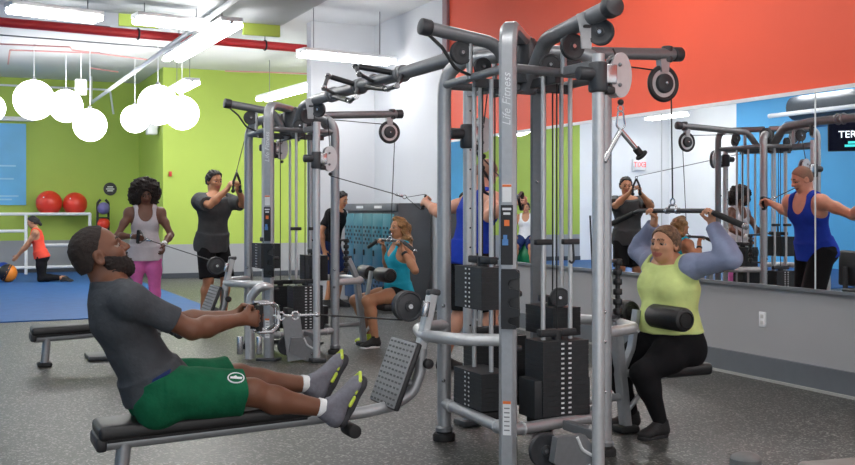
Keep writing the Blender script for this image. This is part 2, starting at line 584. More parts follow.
    def headblob(s, B, eyes=True):
        k = s.hk
        R = s.HR
        E = lambda x, y, z, rx, ry, rz, kk=0.02, tag=0, op='u': B.ell(s.hp(x, y, z), np.array([rx, ry, rz]) * k, R, kk * k, tag, op)
        B.cone(s.nb - s.sp * 0.01, s.hp(0, -0.028, -0.06), (0.033 if not s.fem else 0.027) * s.H * (0.7 + 0.3 * s.g), (0.032 if not s.fem else 0.027) * s.H, 0.03)
        E(0, -0.012, 0.032, 0.074, 0.094, 0.084)
        E(0, 0.028, -0.028, 0.06 * (0.85 + 0.15 * s.g), 0.06, 0.078, 0.03)
        E(0, 0.03, -0.07, 0.05 * (0.8 + 0.2 * s.g), 0.05, 0.034, 0.03)
        E(0, 0.058, -0.094, 0.021, 0.021, 0.018, 0.02)
        for q in (1, -1):
            E(q * 0.036, 0.056, -0.022, 0.026, 0.025, 0.022, 0.02)               # cheek
            E(q * 0.028, 0.074, 0.024, 0.022, 0.014, 0.008, 0.015)               # brow ridge
            E(q * 0.032, 0.092, 0.004, 0.017, 0.016, 0.012, 0.012, 0, 's')       # socket
            E(q * 0.076, -0.012, -0.008, 0.011, 0.022, 0.032, 0.008)             # ear
            E(q * 0.083, -0.008, -0.006, 0.007, 0.011, 0.017, 0.006, 0, 's')
        B.cone(s.hp(0, 0.082, 0.018), s.hp(0, 0.107, -0.022), 0.0085 * k, 0.0115 * k, 0.012)
        for q in (1, -1):
            E(q * 0.011, 0.096, -0.026, 0.009, 0.010, 0.008, 0.008)
        E(0, 0.080, -0.0565, 0.0165, 0.010, 0.0045, 0.005, 2)
        E(0, 0.079, -0.067, 0.014, 0.010, 0.005, 0.005, 2)
        E(0, 0.098, -0.0615, 0.022, 0.012, 0.0022, 0.003, 0, 's')
        if eyes:
            for q in (1, -1):
                E(q * 0.032, 0.0745, 0.003, 0.0115, 0.0098, 0.0050, 0.002, 3)
                E(q * 0.032, 0.0800, 0.003, 0.0062, 0.0062, 0.0062, 0.001, 4)
                B.cone(s.hp(q * 0.018, 0.083, 0.0125), s.hp(q * 0.046, 0.072, 0.0110), 0.0046 * k, 0.004 * k, 0.004)
                B.cone(s.hp(q * 0.015, 0.0895, 0.0295), s.hp(q * 0.034, 0.086, 0.0325), 0.0032 * k, 0.003 * k, 0.003, 5); B.cone(s.hp(q * 0.034, 0.086, 0.0325), s.hp(q * 0.048, 0.076, 0.028), 0.003 * k, 0.0022 * k, 0.003, 5)
        return B
    def body(s, hands, eyes=True, foot=False, lips=None, browcol=None):
        B = Blob(s.vox)
        s.torso(B); s.arms(B); s.legs(B, foot=foot)
        s.headblob(B, eyes)
        for i in (0, 1):
            if hands[i]: s.hand(B, i, *hands[i])
        m = s.skin
        return B.mesh('body', [m, m, lips or m, MATS['eye_white'], MATS['eye_dark'], browcol or MATS['hair_black']], s.root, 1)
    # ---- clothes
    def tee(s, m, name='t_shirt', inf=0.012, sleeve=0.55, hem=0.15, k=0.05, wr=0.0):
        B = Blob(s.vox)
        s.torso(B, inf, 0, 5)
        if sleeve > 0: s.arms(B, inf, 0, sleeve, False, flat=True)
        s.skirt(B, inf, hem)
        B.cut(s.st[0] + s.sp * (hem - 0.15) * s.H, -s.sp, None) if False else B.cut(s.pv + s.sp * hem * 0.305 * s.H, -s.sp, (s.pv - 0.45, s.pv + 0.45))
        if wr: B.noise(wr, 26, 3)
        nk = s.nb + s.sp * 0.005 * s.H
        B.cut(nk + s.sp * 0.012, s.sp + s.fwd * 0.35, (nk - 0.10 * s.k, nk + 0.10 * s.k))
        return B.mesh(name, m, s.root, 1)
    def longsleeve(s, m, inf=0.010, name='sleeve', t=0.97):
        out = []
        H = s.H; g = 0.5 + 0.5 * s.g; mm = 0.86 if s.fem else 1.0
        for i in (0, 1):
            B = Blob(s.vox)
            a, b, c = s.sh[i], s.el[i], s.wr[i]
            B.cone(s.nb - s.sp * 0.012 * H + (s.sh[i] - s.nb) * 0.42, a, 0.026 * H + inf, 0.038 * H * mm * g + inf, 0.04)
            B.cone(a, b, 0.034 * H * mm * g + inf, 0.025 * H * mm * g + inf, 0.03)
            fm = b + (c - b) * 0.3
            B.cone(b, fm, 0.0245 * H * mm * g + inf, 0.026 * H * mm * g + inf, 0.03)
            B.cone(fm, c, 0.026 * H * mm * g + inf, 0.017 * H * mm + inf, 0.03)
            B.cut(b + (c - b) * t, c - b, (c - 0.08, c + 0.08))
            out.append(B.mesh(name, m, s.root, 1))
        return out
    def skirt(s, B, inf, hem):
        if hem >= 0.1: return
        H, g = s.H, s.g
        W, D = (0.101, 0.080) if s.fem else (0.100, 0.084)
        B.econe(s.st[1], s.pv + s.sp * (hem * 0.305 * H - 0.002) - s.fwd * 0.008 * H, s.lat, (W - .006) * H * g + inf, (D - .010) * H * g + inf, W * H * g + inf + .006, D * H * g + inf + .006, 0.04, 0, True)
    def tank(s, m, name='tank_top', inf=0.010, hem=0.1, top=0.86):
        B = Blob(s.vox); H = s.H; g = 0.5 + 0.5 * s.g
        s.torso(B, inf, 0, 5)
        s.skirt(B, inf, hem)
        B.cut(s.pv + s.sp * hem * 0.305 * H, -s.sp, (s.pv - 0.5, s.pv + 0.5))
        Rm = np.stack([s.lat, s.fwd, s.sp], 1)
        for i, q in ((0, 1), (1, -1)):
            B.ell(s.sh[i] + s.lat * q * 0.022 * H - s.sp * 0.012 * H + s.fwd * 0.004 * H, np.array([0.060, 0.11, 0.088]) * H * g, Rm, 0.008, 0, 's')
        B.ell(s.nb + s.fwd * 0.06 * H * g - s.sp * 0.018 * H, np.array([0.048, 0.075, 0.066]) * H * g, Rm, 0.006, 0, 's')
        B.ell(s.nb + s.sp * 0.022 * H, np.array([0.050, 0.10, 0.052]) * H * g, Rm, 0.006, 0, 's')
        return B.mesh(name, m, s.root, 1)
    def shorts(s, m, name='shorts', inf=0.016, leg=0.9, flare=0.03, top=0.22, wr=0.0):
        B = Blob(s.vox); H, g = s.H, s.g
        s.torso(B, inf, 0, 2)
        for i in (0, 1):
            a, b = s.hip[i], s.kn[i]
            e = a + (b - a) * leg
            sd = np.cross(b - a, (0, 0, 1.0)) if abs(unit(b - a)[2]) < 0.9 else np.array([1.0, 0, 0])
            B.ell(a, np.array([0.050] * 3) * H * g + inf, None, 0.04)
            B.econe(a, e, sd, 0.054 * H * g + inf, 0.054 * H * g + inf, 0.038 * H * g + inf + flare, 0.038 * H * g + inf + flare * 0.8, 0.03, 0, True)
        tp = s.pv + s.sp * top * 0.305 * H
        B.cut(tp, s.sp, (tp - 0.3, tp + 0.3))
        if wr: B.noise(wr, 22, 5)
        return B.mesh(name, m, s.root, 1)
    def leggings(s, m, name='leggings', inf=0.006, top=0.25, t=0.97):
        B = Blob(s.vox); H = s.H
        s.torso(B, inf, 0, 2)
        s.legs(B, inf, foot=False)
        tp = s.pv + s.sp * top * 0.305 * H
        B.cut(tp, s.sp, (tp - 0.3, tp + 0.3))
        for i in (0, 1):
            c = s.kn[i] + (s.an[i] - s.kn[i]) * t
            B.cut(c, s.an[i] - s.kn[i], (c - 0.09, c + 0.09))
        return B.mesh(name, m, s.root, 1)
    def shoes(s, up, sole, only=(0, 1), sock=None, accent=None):
        k = s.k * (0.93 if s.fem else 1.06)
        for i in only:
            f = s.feet[i]; dn = s.sole(i); sd = np.cross(f, dn)
            c = s.an[i]
            B = Blob(min(s.vox, 0.006))
            P = lambda a, b_, e=0: c + f * a * k + dn * b_ * k + sd * e * k
            B.econe(P(-0.006, -0.02), P(-0.018, 0.045), sd, 0.040 * k, 0.046 * k, 0.039 * k, 0.046 * k, 0.02)
            B.econe(P(-0.015, 0.045), P(0.12, 0.055), sd, 0.036 * k, 0.032 * k, 0.044 * k, 0.026 * k, 0.03)
            B.econe(P(0.03, 0.015), P(0.15, 0.058), sd, 0.032 * k, 0.03 * k, 0.041 * k, 0.022 * k, 0.03)
            B.econe(P(0.02, -0.02), P(0.085, 0.03), sd, 0.028 * k, 0.014 * k, 0.03 * k, 0.02 * k, 0.02)
            B.ell(P(0.155, 0.06), np.array([0.042, 0.036, 0.024]) * k, np.stack([sd, f, dn], 1), 0.02)
            B.cut(P(0, 0.078), dn); B.cut(P(0, -0.030), -dn)
            so = B.mesh('shoe', up, s.root, 1)
            S = Blob(min(s.vox, 0.006))
            S.econe(P(-0.02, 0.082), P(0.06, 0.082), sd, 0.038 * k, 0.03 * k, 0.036 * k, 0.03 * k, 0.03)
            S.econe(P(0.05, 0.082), P(0.15, 0.082), sd, 0.037 * k, 0.03 * k, 0.044 * k, 0.03 * k, 0.03)
            S.ell(P(0.155, 0.082), np.array([0.044, 0.042, 0.03]) * k, np.stack([sd, f, dn], 1), 0.02)
            S.cut(P(0, 0.068), -dn); S.cut(P(0, 0.097), dn)
            S.mesh('sole', sole, so, 1)
            if accent:
                T = Blob(0.005)
                for e in (1, -1):
                    T.cone(P(0.115, 0.062, 0.046 * e), P(0.175, 0.058, 0.036 * e), 0.009, 0.009, 0.004)
                    T.cone(P(0.175, 0.058, 0.036 * e), P(0.203, 0.056, 0.0), 0.009, 0.009, 0.004)
                    T.cone(P(0.055, 0.066, 0.042 * e), P(0.095, 0.066, 0.046 * e), 0.0095, 0.0095, 0.004)
                T.mesh('trim', accent, so, 1)
                # laces
                Q = Blob(0.005)
                for a_ in (0.03, 0.052, 0.074, 0.096):
                    y = -0.010 + a_ * 0.36
                    Q.cone(P(a_, y, 0.02), P(a_ + 0.008, y, -0.02), 0.005, 0.005, 0.004)
                Q.mesh('laces', MATS['lace'], so, 1)
            if sock:
                K = Blob(min(s.vox, 0.006))
                u = unit(s.kn[i] - s.an[i])
                K.econe(c + u * 0.022, c + u * 0.055 * k, sd, 0.040 * k, 0.040 * k, 0.041 * k, 0.041 * k, 0.01, 0, True)
                K.mesh('sock', sock, s.root, 1)
    def hair_cap(s, m, th=0.009, name='hair', low=-0.055, fy=0.066, fz=0.084, ny=0.81, nz=-0.585, noise=0.0, extra=None, freq=70):
        """close hair: skull shell cut along the hairline; extra(B) adds locks"""
        k = s.hk
        B = Blob(min(s.vox, 0.006))
        B.ell(s.hp(0, -0.012, 0.032), np.array([0.074 + th, 0.094 + th, 0.084 + th]) * k, s.HR, 0)
        B.ell(s.hp(0, -0.045, -0.02), np.array([0.066 + th * .6, 0.056 + th, 0.06]) * k, s.HR, 0.03)
        B.cut(s.hp(0, fy, fz), s.hy * ny + s.hz * nz)
        B.cut(s.hp(0, 0, low), -s.hz)
        if extra: extra(B)
        if noise: B.noise(noise, freq, 11)
        return B.mesh(name, m, s.root, 1)
# ================================================================ materials
SILVER = mat('silver_paint', C(166, 169, 173), 0.36, 0.45, 0.05, 40)
PALE = mat('platinum_paint', C(196, 199, 202), 0.34, 0.4, 0.04, 40)
GREY = mat('grey_paint', C(128, 131, 135), 0.4, 0.4, 0.05, 40)
DARK = mat('charcoal_paint', C(66, 68, 72), 0.42, 0.35, 0.06, 40)
CHROME = mat('chrome', C(190, 192, 196), 0.26, 0.85, 0.03, 20)
BLACK = mat('black_plastic', C(34, 35, 38), 0.45, 0, 0.1, 50)
RUBBER = mat('black_rubber', C(28, 28, 29), 0.7, 0, 0.15, 80)
VINYL = mat('black_vinyl', C(30, 30, 32), 0.42, 0, 0.08, 30, 0.04, 180)
IRON = mat('iron_plates', C(46, 48, 51), 0.5, 0.2, 0.1, 40)
PULLEY = mat('pulley_nylon', C(52, 54, 58), 0.5, 0, 0.1, 60)
CABLE = mat('cable_jacket', C(22, 22, 24), 0.4)
WHITE = mat('white_paint', C(236, 238, 240), 0.5, 0, 0.02, 10)
DECAL = mat('white_decal', C(225, 228, 230), 0.5, 0, 0.03, 50)
ORANGED = mat('orange_decal', C(226, 120, 60), 0.5, 0, 0.03, 50)
BLUED = mat('blue_decal', C(90, 140, 200), 0.5, 0, 0.03, 50)
mat('eye_white', C(138, 126, 118), 0.3, 0, 0.03, 50)
mat('eye_dark', C(30, 20, 16), 0.2, 0, 0.05, 50)
mat('hair_black', C(24, 20, 20), 0.6, 0, 0.35, 90, 0.35, 160)
mat('lace', C(38, 38, 44), 0.7, 0, 0.2, 60)
GLOW = mat('tube_glow', C(255, 255, 255), 0.4, 0, 0.01, 5, emit=(1.0, 0.985, 0.96, 1), estr=14.0)
GLOBE = mat('globe_glow', C(255, 255, 255), 0.4, 0, 0.01, 5, emit=(1.0, 0.99, 0.97, 1), estr=4.5)

def wallmat(name, col, rough=0.6):
    return mat(name, col, rough, 0, 0.025, 1.3, 0.03, 220)
GREEN = wallmat('green_wall_paint', C(172, 196, 84))
RED = wallmat('coral_red_wall_paint', C(247, 94, 62))
WALLW = wallmat('white_wall_paint', C(208, 211, 216))
WALLG = wallmat('light_grey_wall_paint', C(168, 168, 170))
STRIPE = wallmat('grey_wall_band', C(158, 160, 163))
SKIRT = mat('blue_grey_skirting', C(108, 113, 119), 0.5, 0, 0.04, 10)
BLUEW = wallmat('blue_wall_paint', C(84, 170, 224))
CEIL = wallmat('white_ceiling_paint', C(214, 215, 216))
SOFF = wallmat('grey_soffit', C(176, 180, 183))

def floor_mat(name, base, fl1, fl2, dens, sc, rough):
    m = bpy.data.materials.new(name); m.use_nodes = True
    nt = m.node_tree; b = nt.nodes['Principled BSDF']; N = nt.nodes.new; K = nt.links.new
    tc = N('ShaderNodeTexCoord')
    vo = N('ShaderNodeTexVoronoi'); vo.inputs['Scale'].default_value = sc
    K(tc.outputs['Object'], vo.inputs['Vector'])
    r = N('ShaderNodeValToRGB'); e = r.color_ramp.elements
    e[0].position = 0.0; e[0].color = base
    e[1].position = 1 - dens; e[1].color = base
    for p, c in ((1 - dens + 0.01, fl1), (1 - dens * 0.45, fl1), (1 - dens * 0.45 + 0.01, fl2)):
        x = e.new(p); x.color = c
    sep = N('ShaderNodeSeparateColor'); K(vo.outputs['Color'], sep.inputs['Color'])
    K(sep.outputs['Red'], r.inputs['Fac'])
    nz = N('ShaderNodeTexNoise'); nz.inputs['Scale'].default_value = 1.1; nz.inputs['Detail'].default_value = 5
    K(tc.outputs['Object'], nz.inputs['Vector'])
    mr = N('ShaderNodeMapRange'); mr.inputs['To Min'].default_value = 0.88; mr.inputs['To Max'].default_value = 1.12
    K(nz.outputs['Fac'], mr.inputs['Value'])
    mx = N('ShaderNodeMix'); mx.data_type = 'RGBA'; mx.blend_type = 'MULTIPLY'; mx.inputs['Factor'].default_value = 1.0
    K(r.outputs['Color'], mx.inputs['A']); K(mr.outputs['Result'], mx.inputs['B'])
    K(mx.outputs['Result'], b.inputs['Base Color'])
    b.inputs['Roughness'].default_value = rough
    bp = N('ShaderNodeBump'); bp.inputs['Strength'].default_value = 0.25; bp.inputs['Distance'].default_value = 0.004
    K(vo.outputs['Distance'], bp.inputs['Height']); K(bp.outputs['Normal'], b.inputs['Normal'])
    return m
FLOOR = floor_mat('speckled_rubber_floor', C(62, 63, 61), C(86, 86, 83), C(138, 137, 131), 0.30, 95, 0.42)
BMAT = mat('blue_mat_floor', C(34, 88, 150), 0.6, 0, 0.10, 6)

# ================================================================ the room
CEILH = 4.10
def struct(b, name, m, kind='structure'):
    o = b.build(name, m); o['kind'] = kind; return o
def slab(name, m, u0, u1, v0, v1, h0, h1):
    b = MB(); b.box(L((u0 + u1) / 2, (v0 + v1) / 2, (h0 + h1) / 2), (abs(u1 - u0), abs(v1 - v0), abs(h1 - h0)), ND)
    return struct(b, name, m)
UW = 3.21                       # mirror wall plane
slab('floor', FLOOR, -9.2, 6.0, -9.0, 19.2, -0.12, 0.0)
slab('trim_1', BMAT, -9.0, 0.62, 8.68, 18.9, 0.0, 0.014)
slab('ceiling', CEIL, -9.2, 6.0, -9.0, 19.2, CEILH, CEILH + 0.1)
# right wall: grey below, mirror, coral above; white beyond the coral
VM = 7.49
MB0, MB1 = 0.75, 2.19
slab('wall_right', WALLG, UW + 0.03, UW + 0.23, -9.0, VM, 0.0, MB0 + 0.2)
slab('wall_right_top', RED, UW + 0.03, UW + 0.23, -9.0, VM, MB0 + 0.2, CEILH).name = 'wall_right_upper'
slab('wall_far_right', WALLW, UW + 0.03, UW + 0.23, VM, 10.3, 0.0, CEILH)
slab('wall_end', WALLW, 2.24, UW + 0.23, 10.07, 10.27, 0.0, CEILH)
slab('baseboard_right', SKIRT, UW, UW + 0.03, -9.0, 10.07, 0.0, 0.185)
slab('trim_2', mat('skirting_toe', C(176, 176, 172), 0.5, 0, 0.03, 10), UW - 0.012, UW, -9.0, 10.07, 0.0, 0.02)
slab('trim_3', mat('wall_corner_trim', C(150, 120, 125), 0.5, 0, 0.03, 10), UW - 0.01, UW + 0.03, VM - 0.03, VM + 0.10, MB1, CEILH)
# back walls
slab('wall_back', GREEN, -6.1, 1.20, 18.9, 19.1, 0.69, CEILH)
slab('wall_back_band', STRIPE, -6.1, 1.20, 18.9, 19.1, 0.0, 0.69).name = 'wall_back_lower'
slab('wall_back_left', wallmat('lit_white_wall_paint', C(238, 240, 242)), -9.2, -6.1, 18.9, 19.1, 0.0, CEILH)  # white wall colour lightened to stand in for stronger light on it
slab('wall_projecting', GREEN, 1.17, 5.8, 16.0, 18.9, 0.66, CEILH)
slab('wall_projecting_lower', STRIPE, 1.17, 5.8, 16.0, 18.9, 0.0, 0.66)
slab('baseboard_back', mat('dark_skirting', C(60, 66, 74), 0.5, 0, 0.04, 10), -6.1, 1.17, 18.87, 18.9, 0.0, 0.12)
slab('baseboard_projecting', MATS['dark_skirting'], 1.14, 5.8, 15.97, 16.0, 0.0, 0.10)
slab('wall_left', BLUEW, -9.2, -9.0, -9.0, 16.2, 0.0, CEILH)
slab('wall_left_far', MATS['lit_white_wall_paint'], -9.2, -9.0, 16.2, 19.1, 0.0, CEILH)
# mirror in panels with pale joints, thin metal edges
MIR = bpy.data.materials.new('mirror_glass'); MIR.use_nodes = True
_b = MIR.node_tree.nodes['Principled BSDF']
_b.inputs['Base Color'].default_value = (0.92, 0.93, 0.93, 1); _b.inputs['Metallic'].default_value = 1; _b.inputs['Roughness'].default_value = 0.0
seams = [-7.97, -6.14, -4.31, -2.48, -0.65, 1.18, 3.01, 4.84, 6.67, VM]
k = 0
for a, c in zip(seams[:-1], seams[1:]):
    b = MB(); b.box(L(UW + 0.015, (a + c) / 2, (MB0 + MB1) / 2), (0.03, c - a - 0.006, MB1 - MB0), ND)
    o = b.build('wall_mirror', MIR)
    k += 1
    if a > 0.5 or a < -50:
        pass
    o['kind'] = 'structure'
JO = mat('mirror_joint', C(214, 218, 220), 0.4, 0.2, 0.03, 10)
for i, v in enumerate(seams[1:-1]):
    slab('trim_%d' % (4 + i), JO, UW - 0.003, UW + 0.02, v - 0.005, v + 0.005, MB0, MB1)
slab('trim_20', WHITE, UW - 0.008, UW + 0.03, -7.97, VM, MB1, MB1 + 0.03)
slab('trim_21', mat('mirror_channel', C(150, 152, 154), 0.35, 0.6, 0.03, 10), UW - 0.012, UW + 0.03, -7.97, VM, MB0 - 0.025, MB0)

# ---- ceiling works
def soffit():
    b = MB(); b.box(L(-2.93, 6.75, 3.85), (8.14, 2.2, 0.5), ND)
    return struct(b, 'ceiling_soffit', SOFF)
soffit()
for i, (u0, u1) in enumerate(((-0.80, -0.35), (0.66, 1.12))):
    slab('trim_%d' % (30 + i), GREEN, u0, u1, 7.85, 7.9, 3.46, 3.62)
def PH(px, py, h):
    z = (h - CH) * 1050 / (210 - py)
    return V(((px - 427.5) / 1050 * z, z, h))
def PZ(px, py, z):
    return V(((px - 427.5) / 1050 * z, z, CH + (210 - py) * z / 1050))

REDP = mat('red_pipe_paint', C(196, 40, 44), 0.4, 0, 0.05, 8)
p0, p1 = PH(0, 22, 3.75), PH(302, 48.5, 3.75)
d = (p1 - p0).normalized()
b = MB(); b.cyl(p0 - d * 3.5, p1 + d * 0.4, 0.062)
t = tag(b.build('sprinkler_pipe', REDP), 'thick red sprinkler main running across below the ceiling', 'pipe')
for q in (0.42, 0.86):
    c = p0 + (p1 - p0) * q
    b = MB(); b.torus(c, d, 0.068, 0.014); o = b.build('hanger', BLACK, t)
    b = MB(); b.cyl(c + V((0, 0, 0.065)), V((c.x, c.y, CEILH + .01)), 0.008); b.build('hanger_rod', GREY, t)
def pipe(name, pts, r, m, label, cat='pipe', group=None, bend=0.1):
    b = MB(); b.tube(pts, r, bend, 10)
    return tag(b.build(name, m), label, cat, group)
pipe('conduit', [PH(91, 103, 3.55), PH(238, -3, 3.55)], 0.035, WHITE, 'long white conduit slanting across the ceiling beside the pair of bright tubes')
c = PH(91, 103, 3.55)
pipe('drop_conduit', [c + V((0, 0, 0.0)), V((c.x, c.y, CEILH))], 0.03, WHITE, 'short upright white conduit at the far end of the slanting conduit')
pipe('wall_conduit', [L(-4.2, 18.8, 3.92), L(0.55, 18.8, 3.92), L(0.62, 18.8, 3.4)], 0.022, WHITE, 'thin white conduit along the top of the green back wall, bending down')
PINK = mat('thin_pink_pipe', C(206, 150, 148), 0.5, 0, 0.05, 10)
for i, (q, lab) in enumerate((
        ([PH(8, 64, 4.03), PH(10, 50, 4.03), PH(66, 52, 4.03), PH(100, 53, 4.03)], 'thin pinkish sprinkler branch nearest the ceiling left edge, with a square bend'),
        ([PH(0, 44, 3.98), PH(70, 47, 3.98), PH(72, 50, 3.98), PH(150, 60, 3.98)], 'thin pinkish sprinkler branch with a small jog, under the red main'),
        ([PH(90, 68, 4.03), PH(118, 72, 4.03)], 'short thin pinkish pipe above the white speaker box'),
        ([PH(225, 71, 4.0), PH(320, 74, 4.0)], 'thin pinkish pipe on the ceiling just above the projecting green wall'))):
    pipe('branch_pipe', q, 0.014, PINK, lab, 'pipe', None, 0.05)
for i, (q, r, m, lab) in enumerate((
        ([PH(0, 35, 4.0), PH(165, 48, 4.0)], 0.012, GREY, 'thin grey ceiling conduit parallel to the red main, just beyond it'),
        ([PH(-5, 18, 3.95), PH(110, 27, 3.95)], 0.012, GREY, 'thin grey ceiling conduit above the red main, near the soffit'))):
    pipe('ceiling_conduit', q, r, m, lab, 'pipe')

def fixture(p, q, label, w=0.24, rods=True):
    """pendant twin tube fluorescent"""
    p, q = V(p), V(q)
    d = (q - p).normalized(); s = d.cross(V((0, 0, 1)))
    mid = (p + q) / 2; ln = (q - p).length
    t = thing('ceiling_light', mid, label, 'light', 'pendant twin tube lights')
    b = MB(); b.box(mid + V((0, 0, 0.055)), (ln, 0.25, 0.05), d, bev=0.008); b.build('housing', WHITE, t)
    for e in (-1, 1):
        b = MB(); b.box(mid + s * e * w * 0.36, (ln - 0.02, w * 0.42, 0.06), d, bev=0.025); b.build('tube', GLOW, t)
    b = MB(); b.box(mid + V((0, 0, 0.03)), (ln, 0.05, 0.04), d, bev=0.01); b.build('reflector', mat('reflector_grey', C(170, 174, 178), 0.4, 0.2, 0.02, 10), t)
    for e in (-1, 1):
        c = mid + d * e * ln * 0.36 + V((0, 0, 0.08))
        top = 3.6 if False else CEILH
        b = MB(); b.cyl(c, V((c.x, c.y, top)), 0.006, 8); b.build('hanger_rod', GREY, t)
    return t
FH = 3.40
fixture(PH(172, 60, FH), PH(232, 24, FH), 'bright twin tube light beside the slanting white conduit')
fixture(PH(300, 54, FH), PH(392, 63, FH), 'bright twin tube light at the right end of the red main')
fixture(PH(262, 100, FH), PH(322, 84, FH), 'bright twin tube light low over the far machine')
fixture(PH(8, 9, FH), PH(100, 20, FH), 'bright twin tube light at the far left along the soffit edge')
fixture(PH(134, 20, FH), PH(206, 27, FH), 'bright twin tube light along the soffit edge behind the slanting conduit')
k = 0  # fill lights below are added to brighten the room, mostly out of view
for (u, v, lab) in ((-1.6, -1.5, 'added twin tube fill light before the near machine'), (1.4, -2.2, 'added twin tube fill light by the mirror wall near the camera'),
                    (-3.4, 2.4, 'added twin tube fill light to the left of the rowing bench'), (1.75, 2.6, 'added twin tube fill light above the seated woman in lime'), (-6.6, 3.0, 'added twin tube fill light near the blue wall'),
                    (-6.6, 7.4, 'second added twin tube fill light near the blue wall'), (-7.2, 15.6, 'added twin tube fill light over the corner where the blue wall meets the white wall'), (-6.2, 12.5, 'added twin tube fill light over the blue floor mats at the left'),
                    (-3.6, -4.5, 'added twin tube fill light far behind the camera'), (0.6, -5.5, 'added twin tube fill light behind the camera by the mirror'), (-0.6, 3.4, 'added twin tube fill light between the two machines'), (-6.5, -1.5, 'added twin tube fill light by the near end of the blue wall'), (1.0, 13.2, 'added twin tube fill light before the projecting green wall'), (-5.2, 14.6, 'added twin tube fill light over the blue mats beyond the left edge'), (-8.2, 12.6, 'added twin tube fill light over the blue mats close to the blue wall'), (-4.4, 6.3, 'added twin tube fill light left of the seated rower over open floor'), (-2.6, 0.4, 'added twin tube fill light in front of the rowing bench'), (-7.6, 17.2, 'added twin tube fill light in front of the far white wall with the exit sign'), (-5.6, 16.9, 'added twin tube fill light between the far green wall and the blue mats')):
    hh = FH if v > 13 and v < 14 else 3.98 if v < 16 else 3.7
    fixture(L(u, v - 0.75, hh), L(u, v + 0.75, hh), lab)
# globe pendants
for i, (px, py, r, z, lab) in enumerate((
        (-9, 108, 14, 18.5, 'white globe lamp cut off by the left edge of the picture'),
        (34, 100, 20, 17.2, 'large white globe lamp, the biggest of the left cluster'),
        (66, 106, 16.5, 18.4, 'white globe lamp touching the right side of the biggest left globe'),
        (90, 125, 16.5, 17.6, 'white globe lamp hanging lowest in the left cluster'),
        (135, 119, 14, 19.0, 'smallest white globe lamp, left of the right hand trio'),
        (158, 105, 20, 17.0, 'large white globe lamp in the middle of the right hand trio'),
        (182, 113, 17, 17.8, 'white globe lamp in front of the projecting green wall'))):
    c = PZ(px, py, z); R = r * z / 1050
    t = thing('globe_lamp', c, lab, 'lamp', 'white globe pendants')
    b = MB(); b.ball(c, R, 28, 18); b.build('globe', GLOBE, t)
    b = MB(); b.cyl(c + V((0, 0, R * .98)), V((c.x, c.y, CEILH)), 0.008, 8); b.build('cord', WHITE, t)
    b = MB(); b.cyl(c + V((0, 0, R * .97)), c + V((0, 0, R * 1.12)), 0.035, 12); b.build('cap', GREY, t)
# white speaker box hung near the globes
c = PZ(81, 87, 18.6)
t = thing('ceiling_speaker', c, 'small white box speaker hanging above the globe lamps', 'speaker')
b = MB(); b.box(c, (0.20, 0.2, 0.27), (1, .3, 0), bev=0.02); b.build('cabinet', WHITE, t)
b = MB(); b.cyl(c + V((0, 0, .13)), V((c.x, c.y, CEILH)), 0.012, 8); b.build('bracket', WHITE, t)
# second, grey speaker at the corner of the projecting wall
c = L(1.02, 16.4, 2.98)
t = thing('wall_speaker', c, 'grey and white box fixed at the corner of the projecting green wall', 'speaker')
b = MB(); b.box(c, (0.2, 0.22, 0.34), ND, bev=0.02); b.build('cabinet', WHITE, t)
b = MB(); b.box(c + ND * 0.11, (0.06, 0.06, 0.06), ND); b.build('bracket', GREY, t)

# blue ceiling ducts seen in the mirror, by the blue wall
BD = mat('blue_duct_paint', C(60, 120, 170), 0.45, 0.1, 0.06, 4)
for (v, r, h, m, lab) in ((3.9, 0.20, 3.72, BD, 'round blue duct under the ceiling near the blue wall'), (5.0, 0.14, 3.55, BD, 'slimmer round blue duct under the ceiling left of the machines'), (1.2, 0.16, 3.7, mat('dark_duct', C(70, 76, 84), .5, .2, .06, 4), 'dark round duct under the ceiling toward the front')):
    b = MB(); b.cyl(L(-7.4, v, h), L(-4.3, v, h), r, 20)
    t = tag(b.build('duct', m), lab, 'duct')
for (u, h, r, m, lab) in ((-8.35, 3.62, 0.27, MATS['dark_duct'], 'fat dark grey duct running along the top of the blue wall, seen in the mirror'),
                          (-8.1, 3.22, 0.10, BD, 'slim blue pipe below the fat dark duct on the blue wall'), (-7.6, 3.42, 0.05, WHITE, 'slim white pipe in front of the fat dark duct by the blue wall')):
    b = MB(); b.cyl(L(u, -4.0, h), L(u, 13.5, h), r, 20)
    tag(b.build('duct', m), lab, 'duct')
for (u, v, sx, sy) in ((-5.2, 6.1, 1.7, 0.8), ):
    b = MB(); b.box(L(u, v - 3.5, 3.75), (sx, sy, 0.5), ND, bev=0.01)
    tag(b.build('duct_box', mat('dark_duct', C(70, 76, 84))), 'dark grey rectangular duct box under the ceiling by the blue wall', 'duct')

# ---- green wall things
def on_back(px, py, dv=0.0, v=18.9):
    """point on the plane v = const seen at that place"""
    k = (px - 427.5) / 1050
    v = v - dv
    # X = ax + ND.x u ; Y = ay + ND.y u
    ax = A0.x + WD.x * v; ay = A0.y + WD.y * v
    u = (k * ay - ax) / (ND.x - k * ND.y)
    z = ay + ND.y * u
    return u, CH + (210 - py) * z / 1050
u, h0 = on_back(0, 205); u1, h1 = on_back(26, 124)
c = L(u1 - 0.9, 18.87, (h0 + h1) / 2)
t = thing('wall_poster', c, 'tall light blue poster on the green wall above the white rail', 'poster')
PB = mat('poster_blue', C(96, 178, 226), 0.4, 0, 0.12, 1.2)
b = MB(); b.box(c, (1.8, 0.03, h1 - h0), ND); b.build('panel', PB, t)
for hh, w in ((2.25, .5), (1.98, .42), (1.62, .6), (1.55, .35)):
    b = MB(); b.box(L(u1 - .45, 18.85, hh), (w, 0.008, 0.035), ND); b.build('printed_line', mat('faint_print', C(150, 205, 236), .5, 0, .03, 9), t)
u, h = on_back(8, 119)
